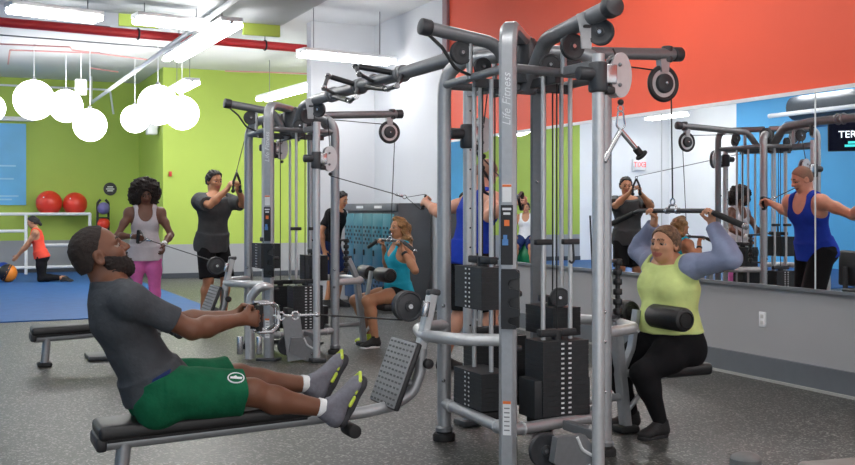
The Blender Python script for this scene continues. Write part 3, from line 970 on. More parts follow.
b = MB(); b.box(L(u - .45, 18.8, h), (1.9, 0.12, 0.09), ND, bev=0.02)
tag(b.build('picture_light', WHITE), 'white light bar mounted over the blue poster', 'light')
# black round sign
u, h = on_back(110, 189)
c = L(u, 18.88, h)
t = thing('round_sign', c, 'small round black sign on the green wall', 'sign')
b = MB(); b.plate(c, ND, (0, 0, 1), oval(0.14, 0.14, 28), 0.02); b.build('disc', BLACK, t)
for z, w in ((0.045, 0.12), (0.0, 0.17), (-0.04, 0.12)):
    b = MB(); b.box(c - WD * 0.012 + V((0, 0, z)), (w, 0.004, 0.022), ND); b.build('printed_line', DECAL, t)
# little red alarm box on the projecting wall
u, h = on_back(170, 174, 0, 16.0)
b = MB(); b.box(L(u, 15.97, h), (0.055, 0.05, 0.1), ND, bev=0.01)
tag(b.build('alarm_box', mat('alarm_red', C(190, 50, 40), .4, 0, .05, 20)), 'tiny red alarm box on the projecting green wall', 'alarm')
# white rail rack
def rack():
    v = 18.3
    def q(px, py): u, h = on_back(px, py, 0, v); return u, h
    uL = -2.4; uR, ht = q(90, 214); um, _ = q(26, 214)
    ht = q(50, 214)[1]; hm = q(50, 245)[1]; hl = q(20, 231)[1]; hb = q(50, 267)[1]
    t = thing('ball_rack', L((uL + uR) / 2, v, 0), 'white tubular rail rack along the green wall holding exercise balls', 'rack')
    r = 0.032
    for (a, c_, nm) in (((uL, ht), (uR, ht), 'rail'), ((uL, hl), (um, hl), 'rail'), ((um - .05, hm), (uR, hm), 'rail'), ((uL, hb), (uR, hb), 'rail'),
                       ((um, 0.015), (um, ht), 'post'), ((uR, 0.015), (uR, ht), 'post'), ((uL, 0.015), (uL, ht), 'post')):
        b = MB(); b.cyl(L(a[0], v, a[1]), L(c_[0], v, c_[1]), r); b.build(nm, WHITE, t)
    b = MB(); b.cyl(L(um - .1, v + .38, ht), L(uR, v + .38, ht), r); b.build('rail', WHITE, t)
    for uu in (um, uR):
        b = MB(); b.cyl(L(uu, v, ht), L(uu, v + .38, ht), r * .9); b.build('crossbar', WHITE, t)
    return ht, v
ht, rv = rack()
BALLR = mat('red_ball_rubber', C(226, 62, 44), 0.35, 0, 0.06, 5)
for px, r, lab in ((49, 0.262, 'larger red exercise ball, left one on the white rail'), (75, 0.248, 'red exercise ball, right one on the white rail')):
    u, h = on_back(px, 205, 0, rv + .19)
    s = math.sqrt((r + .032) ** 2 - .19 ** 2)
    c = L(u, rv + .19, ht + s)
    t = thing('exercise_ball', c - V((0, 0, r)), lab, 'ball', 'exercise balls on the rail')
    b = MB()
    pr = []
    for j in range(25):
        a = PI * j / 24
        rr = r * (1 + 0.006 * (1 if j % 2 else -1) * (1 if 3 < j < 21 else 0))
        pr.append((max(rr * math.sin(a), 1e-4), -rr * math.cos(a)))
    b.lathe(c, V((.3, .1, 1)), pr, 32); b.build('shell', BALLR, t, ang=60)
    b = MB(); b.cyl(c + V((-.1, -.85, .45)).normalized() * (r * .985), c + V((-.1, -.85, .45)).normalized() * (r * 1.006), 0.016, 12); b.build('plug', DECAL, t)
# blue ball on the mat by the left edge
c = PZ(3, 267.5, 19.9); c.z = 0.24
t = thing('exercise_ball', V((c.x, c.y, 0.014)), 'blue ball with a white stripe on the mat at the left edge', 'ball')
r = 0.165
c.z = 0.014 + r
b = MB(); b.ball(c, r, 28, 18); b.build('shell', mat('blue_ball', C(30, 66, 160), .3, 0, .05, 6), t)
b = MB(); b.torus(c, (0.3, .5, 1), r * .99, 0.012); b.build('stripe', DECAL, t)
# medicine ball tree
u, h = on_back(103, 225, 0, 18.2)
c = L(u, 18.2, 0.014)
t = thing('medicine_ball_rack', c, 'narrow black upright ball rack against the green wall', 'rack')
for e in (-1, 1):
    b = MB(); b.tube([L(u + e * .11, 18.2, .014), L(u + e * .11, 18.2, 1.48), L(u + e * .05, 18.2, 1.55)], 0.025, .05); b.build('post', BLACK, t)
b = MB(); b.box(L(u, 18.2, .04), (.42, .4, .05), ND, bev=.01); b.build('base', BLACK, t)
for hh in (1.27, .95, .62, .3):
    b = MB(); b.torus(L(u, 18.1, hh - .1), (0, 0, 1), 0.1, 0.012); b.build('cradle', BLACK, t)
for hh, m, lab in ((1.37, mat('violet_ball', C(110, 105, 160), .5, 0, .08, 12), 'violet grey medicine ball at the top of the black upright rack'), (1.05, BALLR, 'red medicine ball second from the top of the black upright rack'), (0.72, mat('grey_ball', C(70, 72, 78), .5, 0, .1, 12), 'dark grey medicine ball third down in the black upright rack')):
    b = MB(); b.ball(L(u, 18.1, hh - .005), 0.128, 24, 16); tag(b.build('medicine_ball', m), lab, 'ball', 'medicine balls')

# ---- end wall / far things
# exit sign high on the white back wall at the left, seen in the mirror
c = L(-7.95, 18.84, 2.55)
t = thing('exit_sign', c, 'white exit sign with red letters on the far white wall, seen in the mirror', 'sign')
b = MB(); b.box(c, (0.42, 0.06, 0.3), ND, bev=0.01); b.build('housing', WHITE, t)
text_mesh('EXIT', 0.2, c - WD * 0.033, ND, (0, 0, 1), mat('exit_red', C(225, 60, 50), .5, 0, .02, 9, emit=C(225, 60, 50), estr=0.6), t)
# wall outlet under the mirror
c = L(UW + 0.022, 0, 0)
zz = 6.333 / (0.4535 + (760 - 427.5) / 1050)
pt = V(((760 - 427.5) / 1050 * zz, zz, CH + (210 - 319.5) * zz / 1050))
vv = (pt - A0).dot(WD)
c = L(UW + 0.024, vv, pt.z)
t = thing('wall_outlet', c, 'white electrical outlet on the grey wall under the mirror', 'outlet')
b = MB(); b.box(c, (0.014, 0.072, 0.118), ND, bev=0.004); b.build('cover_plate', WHITE, t)
for e in (-1, 1):
    b = MB(); b.box(c - ND * 0.006 + V((0, 0, e * .024)), (0.008, 0.034, 0.03), ND, bev=0.004); b.build('socket', mat('socket_grey', C(205, 205, 203), .5, 0, .02, 9), t)

# lockers
LK0 = L(2.06, 6.75, 0)
def lockers():
    u0, u1, v0, v1, H = 2.70, 3.20, 7.95, 9.88, 1.42
    t = thing('locker_bank', L((u0 + u1) / 2, (v0 + v1) / 2, 0), 'low bank of teal patterned lockers in a dark grey casing behind the farther tower', 'lockers')
    SH = mat('locker_casing', C(86, 90, 95), .45, .2, .05, 8)
    b = MB(); b.box(L((u0 + u1) / 2 + .02, (v0 + v1) / 2, H / 2), (u1 - u0 - .04, v1 - v0, H), ND, bev=.008); b.build('casing', SH, t)
    b = MB(); b.box(L(u0 + .0, (v0 + v1) / 2, H - .05), (.03, v1 - v0, .1), ND, bev=.004); b.build('top_rail', mat('locker_rail', C(112, 116, 120), .4, .3, .04, 10), t)
    for e in (0.3, 0.66):
        b = MB(); b.box(L(u0 - .018, v0 + (v1 - v0) * e, H - .05), (.006, .26, .035), ND); b.build('rail_label', DECAL, t)
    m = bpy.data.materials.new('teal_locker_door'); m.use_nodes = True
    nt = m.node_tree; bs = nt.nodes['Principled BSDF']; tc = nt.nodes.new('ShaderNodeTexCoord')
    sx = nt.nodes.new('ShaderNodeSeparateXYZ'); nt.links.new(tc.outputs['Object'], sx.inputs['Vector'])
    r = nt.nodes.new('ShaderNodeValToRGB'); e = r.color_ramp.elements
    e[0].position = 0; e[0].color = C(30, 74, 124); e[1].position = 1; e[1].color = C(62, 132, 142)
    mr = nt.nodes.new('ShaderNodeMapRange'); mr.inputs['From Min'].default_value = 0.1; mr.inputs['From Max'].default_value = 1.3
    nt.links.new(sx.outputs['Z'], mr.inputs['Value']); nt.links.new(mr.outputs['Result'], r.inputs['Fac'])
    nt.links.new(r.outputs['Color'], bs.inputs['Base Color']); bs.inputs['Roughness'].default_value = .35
    n = 5; w = (v1 - v0 - .08) / n
    for i in range(n):
        vc = v0 + .04 + w * (i + .5)
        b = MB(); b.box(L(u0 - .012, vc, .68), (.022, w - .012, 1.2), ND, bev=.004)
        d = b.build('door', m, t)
        for hh in (.95, .38):
            b = MB()
            for q in range(5):
                for e_ in range(5):
                    if (q + e_) % 2 == 0:
                        b.box(L(u0 - .026, vc - w * .34 + w * .17 * q, hh - .08 + .055 * e_), (.004, w * .13, .032), ND)
            b.build('vent_pattern', mat('vent_dark', C(20, 34, 52), .5, 0, .05, 9), d)['kind'] = 'stuff'
        b = MB(); b.box(L(u0 - .03, vc + w * .34, .74), (.02, .03, .08), ND, bev=.005); b.build('latch', BLACK, d)
lockers()

# TV near the blue wall, hung from the ceiling and facing the mirror
c = V((-5.70, 10.34, 2.45))
td = (V((2.96, 7.44, 0)) - V((c.x, c.y, 0))).normalized()
tilt = (td + V((0, 0, -0.25))).normalized()
tx = V((0, 0, 1)).cross(tilt).normalized(); ty = tilt.cross(tx)
t = thing('television', c, 'black ceiling hung television facing the mirror, seen in reflection', 'television')
b = MB(); b.box(c, (.84, 0.46, 0.06), tx, tilt, bev=0.012); b.build('case', BLACK, t)
scr = c + tilt * 0.032
b = MB(); b.box(scr, (.80, 0.42, 0.004), tx, tilt)
b.build('screen', mat('screen_dark', C(8, 10, 20), .2, 0, .05, 6, emit=C(10, 14, 30), estr=.4), t)
SW = mat('screen_white', C(230, 240, 250), .5, 0, .02, 9, emit=C(225, 240, 250), estr=1.0)
o = text_mesh('TER', 0.15, scr + tilt * .006 + tx * 0.14 + ty * 0.03, -tx, ty, SW, t, 'screen_title')
b = MB()
st = []
for i in range(16):
    a = 2 * PI * i / 16; rr = 0.10 if i % 2 == 0 else 0.055
    st.append((rr * math.cos(a), rr * math.sin(a)))
b.plate(scr + tilt * .006 - tx * 0.10 + ty * .03, tx, ty, st, .003); b.build('screen_burst', SW, t)
for z, w in ((-.09, .26), (-.14, .36)):
    b = MB(); b.box(scr + tilt * .006 + ty * z, (w, .035, .003), tx, tilt); b.build('screen_line', mat('screen_teal', C(60, 190, 190), .5, 0, .02, 9, emit=C(60, 190, 190), estr=.8), t)
b = MB(); b.cyl(c + V((0, 0, .15)), V((c.x, c.y, CEILH)), .03); b.build('mount_pole', BLACK, t)
# dumbbell rack and a frame machine by the blue wall (mirror only)
def dumbbell_rack(u, v):
    t = thing('dumbbell_rack', L(u, v, 0), 'black dumbbell rack by the blue wall, seen in the mirror', 'rack')
    for e in (-1, 1):
        b = MB(); b.rect([L(u - .2, v + e * 1.0, 0), L(u - .25, v + e * 1.0, 1.15)], .08, .06, WD); b.build('upright', DARK, t)
        b = MB(); b.box(L(u, v + e * 1.0, .03), (.7, .08, .06), ND, bev=.01); b.build('foot', DARK, t)
    for j, hh in enumerate((.35, .68, 1.0)):
        b = MB(); b.box(L(u - .05, v, hh), (.34, 2.0, .03), ND, bev=.005); b.build('shelf', DARK, t)
        for i in range(7):
            vv = v - .84 + i * .28
            a = L(u - .05, vv, hh + .09)
            q = thing('dumbbell', L(u - .05, vv, hh + .015), 'black dumbbell on the rack by the blue wall', 'dumbbell', 'dumbbells on the rack by the blue wall')
            b = MB(); b.cyl(a - ND * .1, a + ND * .1, .016, 10); b.build('handle', CHROME, q)
            for e in (-1, 1):
                b = MB(); b.pill(a + ND * e * .07, a + ND * e * .15, .074, 14); b.build('head', RUBBER, q)
dumbbell_rack(-8.3, 6.2)
def smith(u, v):
    t = thing('weight_bench_frame', L(u, v, 0), 'tall silver frame with slanted bars by the blue wall, seen in the mirror', 'exercise machine')
    for e in (-1, 1):
        b = MB(); b.tube([L(u, v + e * .6, 0), L(u + .12, v + e * .6, 2.1)], .04); b.build('upright', SILVER, t)
        b = MB(); b.tube([L(u + .9, v + e * .6, .04), L(u + .06, v + e * .6, 1.3)], .032); b.build('brace', SILVER, t)
        b = MB(); b.box(L(u + .4, v + e * .6, .03), (1.2, .08, .06), ND, bev=.01); b.build('foot', DARK, t)
    for hh in (1.2, 2.05):
        b = MB(); b.cyl(L(u + .07 if hh < 2 else u + .115, v - 0.9, hh), L(u + .07 if hh < 2 else u + .115, v + .9, hh), .022); b.build('crossbar', CHROME, t)
    for e in (-1, 1):
        b = MB(); b.pill(L(u + .07, v + e * .72, 1.2), L(u + .07, v + e * .78, 1.2), .2, 24); b.build('weight_plate', RUBBER, t)
smith(-6.6, 4.6)
# ================================================================ cable machines
def pulley(t, c, axis, r, w=0.03, m=None, name='pulley'):
    c = V(c); ax = V(axis).normalized()
    b = MB(); h = w / 2
    b.lathe(c, ax, [(r * .30, -h * 1.25), (r * .34, -h), (r * .8, -h * .8), (r * .88, -h), (r, -h * .9), (r * .9, 0), (r, h * .9), (r * .88, h), (r * .8, h * .8), (r * .34, h), (r * .30, h * 1.25)], 30)
    o = b.build(name, m or PULLEY, t)
    b = MB(); b.cyl(c - ax * h * 1.6, c + ax * h * 1.6, r * .16, 10); b.build('axle', CHROME, o)
    return o
def cable(t, pts, r=0.0045):
    b = MB(); b.tube(pts, r, 0, 6); return b.build('cable', CABLE, t)

def tower(v0, near, label):
    P = lambda u, v, h: L(u, v0 + v, h)
    t = thing('cable_machine', P(.35, .45, 0), label, 'exercise machine', 'multi station cable towers')
    hub = (.345, .44)
    ddiag = (ND * .345 + WD * .44).normalized(); sdiag = V((0, 0, 1)).cross(ddiag)
    # --- corner columns: two broad bent ones, two round ones
    for (u, v, sg) in ((0, 0, 1), (.69, .88, -1)):
        b = MB(); b.rect([P(u, v, 0.0), P(u, v, 2.27), P(hub[0] - sg * .02, hub[1] - sg * .02, 2.27)], .088, .062, sdiag, .13, 0, .55)
        col = b.build('column', SILVER if sg > 0 else GREY, t)  # far column greyer than its twin: its shade is put into the colour
        b = MB(); b.box(P(u, v, .012), (.19, .15, .024), sdiag, bev=.006); b.build('base_plate', DARK, col)
        for hh in (.72, 1.5) if sg < 0 else ():
            b = MB(); b.ball(P(u, v, hh) - ddiag * .033, .012, 8, 6); b.build('bolt', CHROME, col)
        if sg > 0:
            f = P(u, v, 0) - ddiag * .0325
            fz = lambda h: f + V((0, 0, h))
            text_mesh('Life Fitness', .1, fz(1.885), (0, 0, 1), sdiag, DECAL, col, 'lettering', .3, .001, .265)
            b = MB(); b.box(fz(1.205) - ddiag * 0, (.062, .004, .30), sdiag); b.build('placard', BLACK, col)
            for hh, w_, mm in ((1.335, .045, DECAL), (1.312, .035, DECAL), (1.265, .026, ORANGED), (1.19, .02, BLUED), (1.168, .03, BLUED)):
                b = MB(); b.box(fz(hh) - ddiag * .003 + sdiag * (.008 if mm is BLUED else 0), (w_, .003, .012 if mm is DECAL else .03), sdiag); b.build('printed_mark', mm, col)
            b = MB(); b.box(fz(1.415), (.046, .004, .09), sdiag); b.build('label_sticker', DECAL, col)
            b = MB(); b.box(fz(1.452) - ddiag * .002, (.046, .003, .012), sdiag); b.build('sticker_band', ORANGED, col)
            b = MB(); b.box(fz(.285), (.040, .004, .17), sdiag); b.build('label_sticker', DECAL, col)
            b = MB(); b.box(fz(.364) - ddiag * .002, (.040, .003, .014), sdiag); b.build('sticker_band', ORANGED, col)
            for k_ in range(6):
                b = MB(); b.box(fz(.335 - k_ * .022) - ddiag * .002, (.028, .002, .006), sdiag); b.build('printed_mark', GREY, col)
            # accessory holder: back plate with three open hooks
            hx = -sdiag
            c = f - ddiag * .012 + sdiag * -.018 * 1 + V((0, 0, .885))
            out = [(-.05, -.15), (.04, -.15), (.04, .15), (-.04, .15), (-.05, .14)]
            shape = [(.042, -.15), (.042, .15), (-.03, .15), (-.048, .13), (-.048, .105), (.0, .095), (.008, .075), (.0, .055), (-.048, .045), (-.048, .01), (.0, 0), (.008, -.02), (.0, -.04), (-.048, -.05), (-.048, -.085), (.0, -.095), (.008, -.11), (0, -.125), (-.03, -.135), (-.03, -.15)]
            b = MB(); b.plate(c, sdiag * -1 if False else sdiag, (0, 0, 1), shape, .035)
            o = b.build('accessory_holder', BLACK, t)
            b = MB(); b.box(c + ddiag * .006 , (.094, .02, .29), sdiag, bev=.006); b.build('holder_back', BLACK, o)
    for (u, v) in ((.035, .83), (.668, .136)):
        b = MB(); b.tube([P(u, v, 0.02), P(u, v, 2.18), P(hub[0] + (u - hub[0]) * .2, hub[1] + (v - hub[1]) * .2, 2.2)], .041, .2, 18)
        col = b.build('column', SILVER, t)
        b = MB(); b.lathe(P(u, v, 0), (0, 0, 1), [(.064, 0), (.066, .03), (.058, .042), (.044, .044), (.044, .06)], 22); b.build('rubber_foot', RUBBER, col)
        b = MB(); b.lathe(P(u, v, .055), (0, 0, 1), [(.05, 0), (.05, .02), (.042, .03)], 22); b.build('collar', GREY, col)
        for hh in (.35, .62, .78):
            c = P(u, v, hh) - V((.1, 1, 0)).normalized() * .04
            b = MB(); b.ball(c, .012, 8, 6); b.build('bolt', CHROME, col)
    cor = [(0, 0), (.035, .83), (.69, .88), (.668, .136)]
    for i in range(4):
        a, c = cor[i], cor[(i + 1) % 4]
        b = MB(); b.tube([P(*a, 2.05), P(*c, 2.05)], .023); b.build('top_rail', GREY, t)
        b = MB(); b.tube([P(*a, .215), P(*c, .215)], .031); o = b.build('bottom_rail', SILVER, t)
        for e in (.14, .86):
            q = P(a[0] + (c[0] - a[0]) * e, a[1] + (c[1] - a[1]) * e, .215)
            b = MB(); b.torus(q, P(*c, 0) - P(*a, 0), .031, .006); b.build('clamp_ring', PALE, o)
        q0, q1 = P(*a, .215), P(*c, .215); dd = (q1 - q0).normalized()
    # inner dark ring + hub
    b = MB(); b.lathe(P(*hub, 2.02), (0, 0, 1), [(.05, 0), (.11, .01), (.11, .06), (.085, .07), (.085, .22), (.06, .26)], 20); b.build('hub', DARK, t)
    for i in range(4):
        a, c = cor[i], cor[(i + 1) % 4]
        m_ = ((a[0] + c[0]) / 2, (a[1] + c[1]) / 2)
        b = MB(); b.rect([P(*hub, 2.02), P(*m_, 2.02)], .05, .03, (0, 0, 1)); b.build('spoke', DARK, t)
    # --- arms
    def arm(pts, name='arm', cap=True, r=.036):
        b = MB(); b.tube(pts, r, .16, 16); o = b.build(name, GREY, t)
        if cap:
            d = (V(pts[-1]) - V(pts[-2])).normalized()
            b = MB(); b.pill(V(pts[-1]) - d * .035, V(pts[-1]) + d * .03, r * 1.25, 20, .2); b.build('end_cap', DARK, o)
        return o
    arm([P(.30, .44, 2.0), P(.17, .43, 2.24), P(-.27, .42, 2.30)])
    arm([P(.40, .47, 2.0), P(.58, .5, 2.23), P(1.50, .58, 2.285)])
    if near:
        arm([P(.34, .40, 2.0), P(.34, .20, 2.24), P(.34, -.42, 2.31)], r=.043)
    # curved black cable guard from the row arm end
    b = MB(); b.rect([P(-.26, .42, 2.27), P(-.17, .42, 2.20), P(-.09, .42, 2.09), P(.01, .42, 2.055), P(.08, .42, 2.05)], .022, .012, WD, .08); b.build('cable_guard', BLACK, t)
    # struts between arms and ring
    for (u, v, h) in ((-.0, .43, 2.27), (.34, .02, 2.27)):
        b = MB(); b.cyl(P(max(u, .0), v, 2.04), P(max(u, .0), v, h), .017, 12); b.build('strut', SILVER, t)
    for (u, v) in ((.62, .5), (.35, .8)):
        b = MB(); b.cyl(P(u, v, 2.02), P(u, v, 2.24), .016, 12); b.build('strut', SILVER, t)
    # pulleys up top
    for (u, v, h, ax, r) in ((-.05, .43, 2.18, WD, .064), (.14, .55, 2.13, WD, .05), (.33, -.08, 2.165, WD, .066), (.33, .14, 2.10, WD + ND * .3, .055), (.37, -.28, 2.21, WD + ND * 1.3, .066), (.46, .30, 2.10, ND, .055), (.72, .53, 2.16, WD, .055), (.35, .98, 2.16, ND, .06)):
        pulley(t, P(u, v, h), ax, r)
    # bracket plate on the mirror-side/front arm
    if True:
        b = MB()
        b.plate(P(.31, -.24, 2.20), ND + WD * -.2, (0, 0, 1), [(-.05, .10), (-.03, -.0), (-.025, -.07), (.025, -.07), (.03, 0), (.05, .10), (.02, .11), (-.02, .11)], .012)
        o = b.build('bracket', SILVER, t)
        b = MB(); b.plate(P(.31, -.248, 2.24), ND + WD * -.2, (0, 0, 1), rrect(.04, .016, .007), .012); b.build('slot', BLACK, o)
    # lat pulldown end pulley: black ring, silver cheek, dark hub
    pc = P(1.39, .575, 2.10)
    b = MB(); b.torus(pc, WD, .098, .016, 32, 10); o = b.build('pulley_guard', BLACK, t)
    b = MB(); b.plate(pc, ND, (0, 0, 1), oval(.088, .088, 30), .014); b.build('cheek_plate', PALE, o)
    b = MB(); b.pill(pc - WD * .035, pc + WD * .02 , .06, 26); b.build('wheel', PULLEY, o)
    b = MB(); b.ball(pc - WD * .037, .012, 10, 6); b.build('bolt', CHROME, o)
    b = MB(); b.plate(pc + V((0, 0, .13)), ND, (0, 0, 1), [(-.04, .05), (-.025, -.06), (.025, -.06), (.04, .05)], .05); b.build('bracket', SILVER, t)
    b = MB(); b.pill(P(1.42, .575, 2.23), P(1.42, .575, 2.33), .035, 14); b.build('clamp', DARK, t)
    cable(t, [P(.75, .53, 2.20), P(1.39, .575, 2.175)])
    # --- weight stacks (nearest to its station) with guide rods
    def stack(u, v, du, dv, top, lift, face, lt=None):
        """face: +-ND / +-WD, the side with the numbered strip"""
        x = ND if abs(face.dot(WD)) > .5 else WD
        wx, wy = (du, dv) if x is ND else (dv, du)
        def block(h0, h1, name, sc=1.0, par=None):
            n = max(1, round((h1 - h0) / .026)); prof = []
            pts = []
            b = MB()
            w, d = wx * sc, wy * sc
            vs, fs = [], []; lev = []
            for i in range(n):
                z0 = h0 + (h1 - h0) * i / n; z1 = h0 + (h1 - h0) * (i + 1) / n
                lev += [(z0 + .0015, 0.0), (z1 - .0015, 0.0), (z1 - .0015, .002), (z1 + .0015, .002)] if i < n - 1 else [(z0 + .0015, 0), (z1, 0)]
            y = face
            ct = P(u, v, 0)
            for (z, ins) in lev:
                for (sx_, sy_) in ((-1, -1), (1, -1), (1, 1), (-1, 1)):
                    vs.append(ct + x * sx_ * (w / 2 - ins) + y * sy_ * (d / 2 - ins) + V((0, 0, z)))
            for i in range(len(lev) - 1):
                for j in range(4):
                    fs.append([i * 4 + j, i * 4 + (j + 1) % 4, (i + 1) * 4 + (j + 1) % 4, (i + 1) * 4 + j])
            fs.append([3, 2, 1, 0]); q = (len(lev) - 1) * 4; fs.append([q, q + 1, q + 2, q + 3])
            b.add(vs, fs)
            o = b.build(name, IRON, par or t, ang=20)
            for e in (-1, 1):
                b = MB(); vs = []; fs = []; mi = []
                zs = [h0 + .001]
                for i in range(n):
                    zc = h0 + (h1 - h0) * (i + .5) / n
                    zs += [zc - .0048, zc + .0048]
                zs.append(h1 - .001)
                y0 = ct + face * (d / 2 + .0025) + x * (e * .022)
                for z in zs:
                    vs += [y0 - x * .0095 + V((0, 0, z)), y0 + x * .0095 + V((0, 0, z))]
                for i in range(len(zs) - 1):
                    fs.append([2 * i, 2 * i + 1, 2 * i + 3, 2 * i + 2]); mi.append(i % 2)
                b.add(vs, fs); b.m = mi
                b.build('number_strip', [IRON, DECAL], o)
            b = MB(); b.box(ct + face * (d / 2 + .001) + V((0, 0, (h0 + h1) / 2)), (.014, .004, (h1 - h0) * .96), x); b.build('pin_slot', BLACK, o)
            return o
        block(.25, top, 'weight_stack')
        if lift:
            block(lift[0], lift[1], 'lifted_weight_stack', .96)
        for e in (-1, 1):
            c0 = P(u, v, .2) + x * e * wx * .3; c1 = P(u, v, 2.04) + x * e * wx * .3
            b = MB(); b.cyl(c0, c1, .0125, 12); b.build('guide_rod', PALE, t)
        hs = lift[1] if lift else top
        b = MB(); b.cyl(P(u, v, hs), P(u, v, hs + .05), .03, 12); b.build('stem_cap', BLACK, t)
        b = MB(); b.box(P(u, v, hs + .035), (wx * .8, .05, .04), x, bev=.008); b.build('top_yoke', IRON, t)
        cable(t, [P(u, v, hs + .05), P(u, v, 2.08)])
        b = MB(); b.box(P(u, v, .22), (wx * 1.0, wy * .9, .05), x, bev=.01); b.build('stack_rest', RUBBER, t)
    stack(.115, .50, .19, .34, .45, (.79, 1.02), -ND)
    stack(.39, .17, .28, .19, .64, None, -WD)
    stack(.60, .56, .19, .32, .42, (.62, .78) if near else (.66, .9), ND)
    stack(.33, .76, .32, .18, .60, None, WD)
    # small dark clamps on the rods and the hook beside them
    b = MB(); b.box(P(.375, .17, .34), (.34, .17, .20), ND, bev=.004); b.build('base_weights', IRON, t)
    for (u, v, h, w_) in ((.30, .16, 1.16, .10), (.47, .16, 1.16, .10)):
        b = MB(); b.box(P(u, v, h), (w_, .035, .03), ND, bev=.006); o = b.build('rod_clamp', BLACK, t)
    b = MB(); b.tube([P(.47, .135, 1.15), P(.47, .125, 1.06), P(.455, .125, 1.045), P(.44, .125, 1.06)], .006, .02, 8); b.build('hook', BLACK, t)
    # mid height pulley wheel behind the rods, bracket bolts
    pulley(t, P(.55, .40, .84) if near else P(.55, .40, .84), WD + ND * .4, .055)
    for h in (.9, .62):
        b = MB(); b.pill(P(.06, .06, h), P(.11, .06, h), .016, 10); b.build('bumper', DARK, t)
    # --- adjustable pulley rails on both ends
    def rail(u, v, hc, sg, dz):
        b = MB(); b.cyl(P(u, v, .03), P(u, v, 2.10), .031, 18); o = b.build('pulley_rail', PALE, t)
        b = MB(); b.box(P(u, v, .02), (.13, .16, .04), ND, bev=.012); b.build('rail_foot', DARK, o)
        for hh in ([.5 + .12 * i for i in range(13)] if sg > 0 else []):
            b = MB(); b.cyl(P(u - .0, v, hh) - WD * .0, P(u, v, hh) - WD * .033, .006, 8); b.build('rail_hole', BLACK, o)
        for hh in (.215, 2.05):
            b = MB(); b.rect([P(u, v, hh), P(u, v - sg * .30, hh)], .05, .04, (0, 0, 1)); b.build('rail_bracket', GREY, t)
        # carriage
        b = MB(); b.pill(P(u, v, hc - .09), P(u, v, hc + .06), .05, 18, .3); cg = b.build('carriage', DARK, t)
        b = MB(); b.pill(P(u, v, hc) , P(u, v, hc) - ND * .12, .034, 16, .3); b.build('adjust_knob', DARK, cg)
        c = P(u + .118, v + sg * .02, hc + .0)
        b = MB(); b.plate(c, ND, (0, 0, 1), oval(.062, .112, 32), .016); dp = b.build('cheek_plate', PALE, cg)
        for e in (-1, 1):
            b = MB(); b.ball(c - WD * .01 + V((.0, 0, e * .05)) - ND * .01, .011, 8, 6); b.build('bolt', GREY, dp)
        b = MB(); b.plate(c + WD * .06, ND, (0, 0, 1), oval(.06, .11, 32), .012); b.build('cheek_plate', SILVER, cg)
        pulley(cg, c + WD * .03 + V((0, 0, .04)), WD, .05)
        b = MB(); b.box(P(u + .05, v + sg * .02, hc), (.07, .05, .10), ND, bev=.01); b.build('carriage_block', CHROME, cg)
        b = MB(); b.box(P(u + .05, v + sg * .02, hc - .08), (.05, .05, .04), ND, bev=.012); b.build('carriage_foot', BLACK, cg)
        b = MB(); b.ball(c + V((0, 0, -.135)), .016, 12, 8); b.build('cable_stop', BLACK, cg)
        cable(t, [c + V((0, 0, .05)) , P(u + .12, v - sg * .05, 2.14)])
        return c + V((0, 0, -.15))
    r1 = rail(.35, -.287, 2.0 if near else 1.78, -1, 0)
    r2 = rail(.35, 1.15, 1.80 if near else 1.95, 1, 0)
    # base pulley housing at the foot of the front rail
    c = P(.27, -.24, .20)
    b = MB(); b.plate(c, ND * 1, (0, 0, 1), [(-.14, .02), (.02, .02), (.10, -.09), (.105, -.185), (-.02, -.185), (-.16, -.10)], .05)
    o = b.build('pulley_housing', GREY, t)
    b = MB(); b.tube([c + ND * -.03 - WD * .027 + V((0, 0, .015)), c + ND * .0 - WD * .027 + V((0, 0, -.05)), c + ND * .085 - WD * .027 + V((0, 0, -.10)), c + ND * .095 - WD * .027 + V((0, 0, -.185))], .008, .06, 8); b.build('housing_rim', DECAL, o)
    b = MB(); b.ball(c + ND * .04 - WD * .027 + V((0, 0, -.13)), .011, 8, 6); b.build('bolt', CHROME, o)
    pulley(t, P(.12, -.16, .14), WD, .085)
    # --- low row station towards -u
    rv = .42
    b = MB(); b.tube([P(.0, .03, .67), P(-.20, .14, .67), P(-.285, .42, .665), P(-.19, .70, .67), P(.035, .82, .67)], .032, .16, 16, nb=8); b.build('bow_frame', PALE, t)
    b = MB(); b.rect([P(-.295, rv, .60), P(-.228, rv, .88)], .062, .05, WD, 0, 0, .3); po = b.build('row_post', PALE, t)
    b = MB(); b.box(P(-.222, rv, .89), (.07, .058, .035), ND, bev=.012); b.build('post_cap', DARK, po)
    b = MB(); b.pill(P(-.30, rv - .05, .77), P(-.285, rv - .05, .85), .022, 14); b.build('pin_holder', CHROME, po)
    b = MB(); b.rect([P(-.265, rv, .80), P(-.37, rv, .825)], .04, .012, (0, 0, 1)); b.build('pulley_arm', GREY, po)
    pulley(t, P(-.372, rv, .825), WD, .081, .06)
    b = MB(); b.tube([P(-.29, rv, .62), P(-.30, rv, .47), P(-.34, rv, .37), P(-.46, rv, .305), P(-.62, rv, .284), P(-1.93, rv, .236)], .031, .12, 16); b.build('row_beam', SILVER, t)
    b = MB(); b.pill(P(-.27, rv - .06, .52), P(-.27, rv - .02, .52), .027, 14); b.build('stop_knob', BLACK, t)
    # foot plate
    pa, pb = P(-.50, rv + .04, .305), P(-.365, rv + .04, .645)
    up = (pb - pa).normalized(); nrm = up.cross(WD).normalized()
    if nrm.dot(ND) > 0: nrm = -nrm
    b = MB(); b.box((pa + pb) / 2 - nrm * .012, (.35, .03, (pb - pa).length), WD, up, bev=.012); fp = b.build('foot_plate', BLACK, t)
    tm = mat('tread_rubber', C(140, 142, 144), .6, .1, .08, 50)
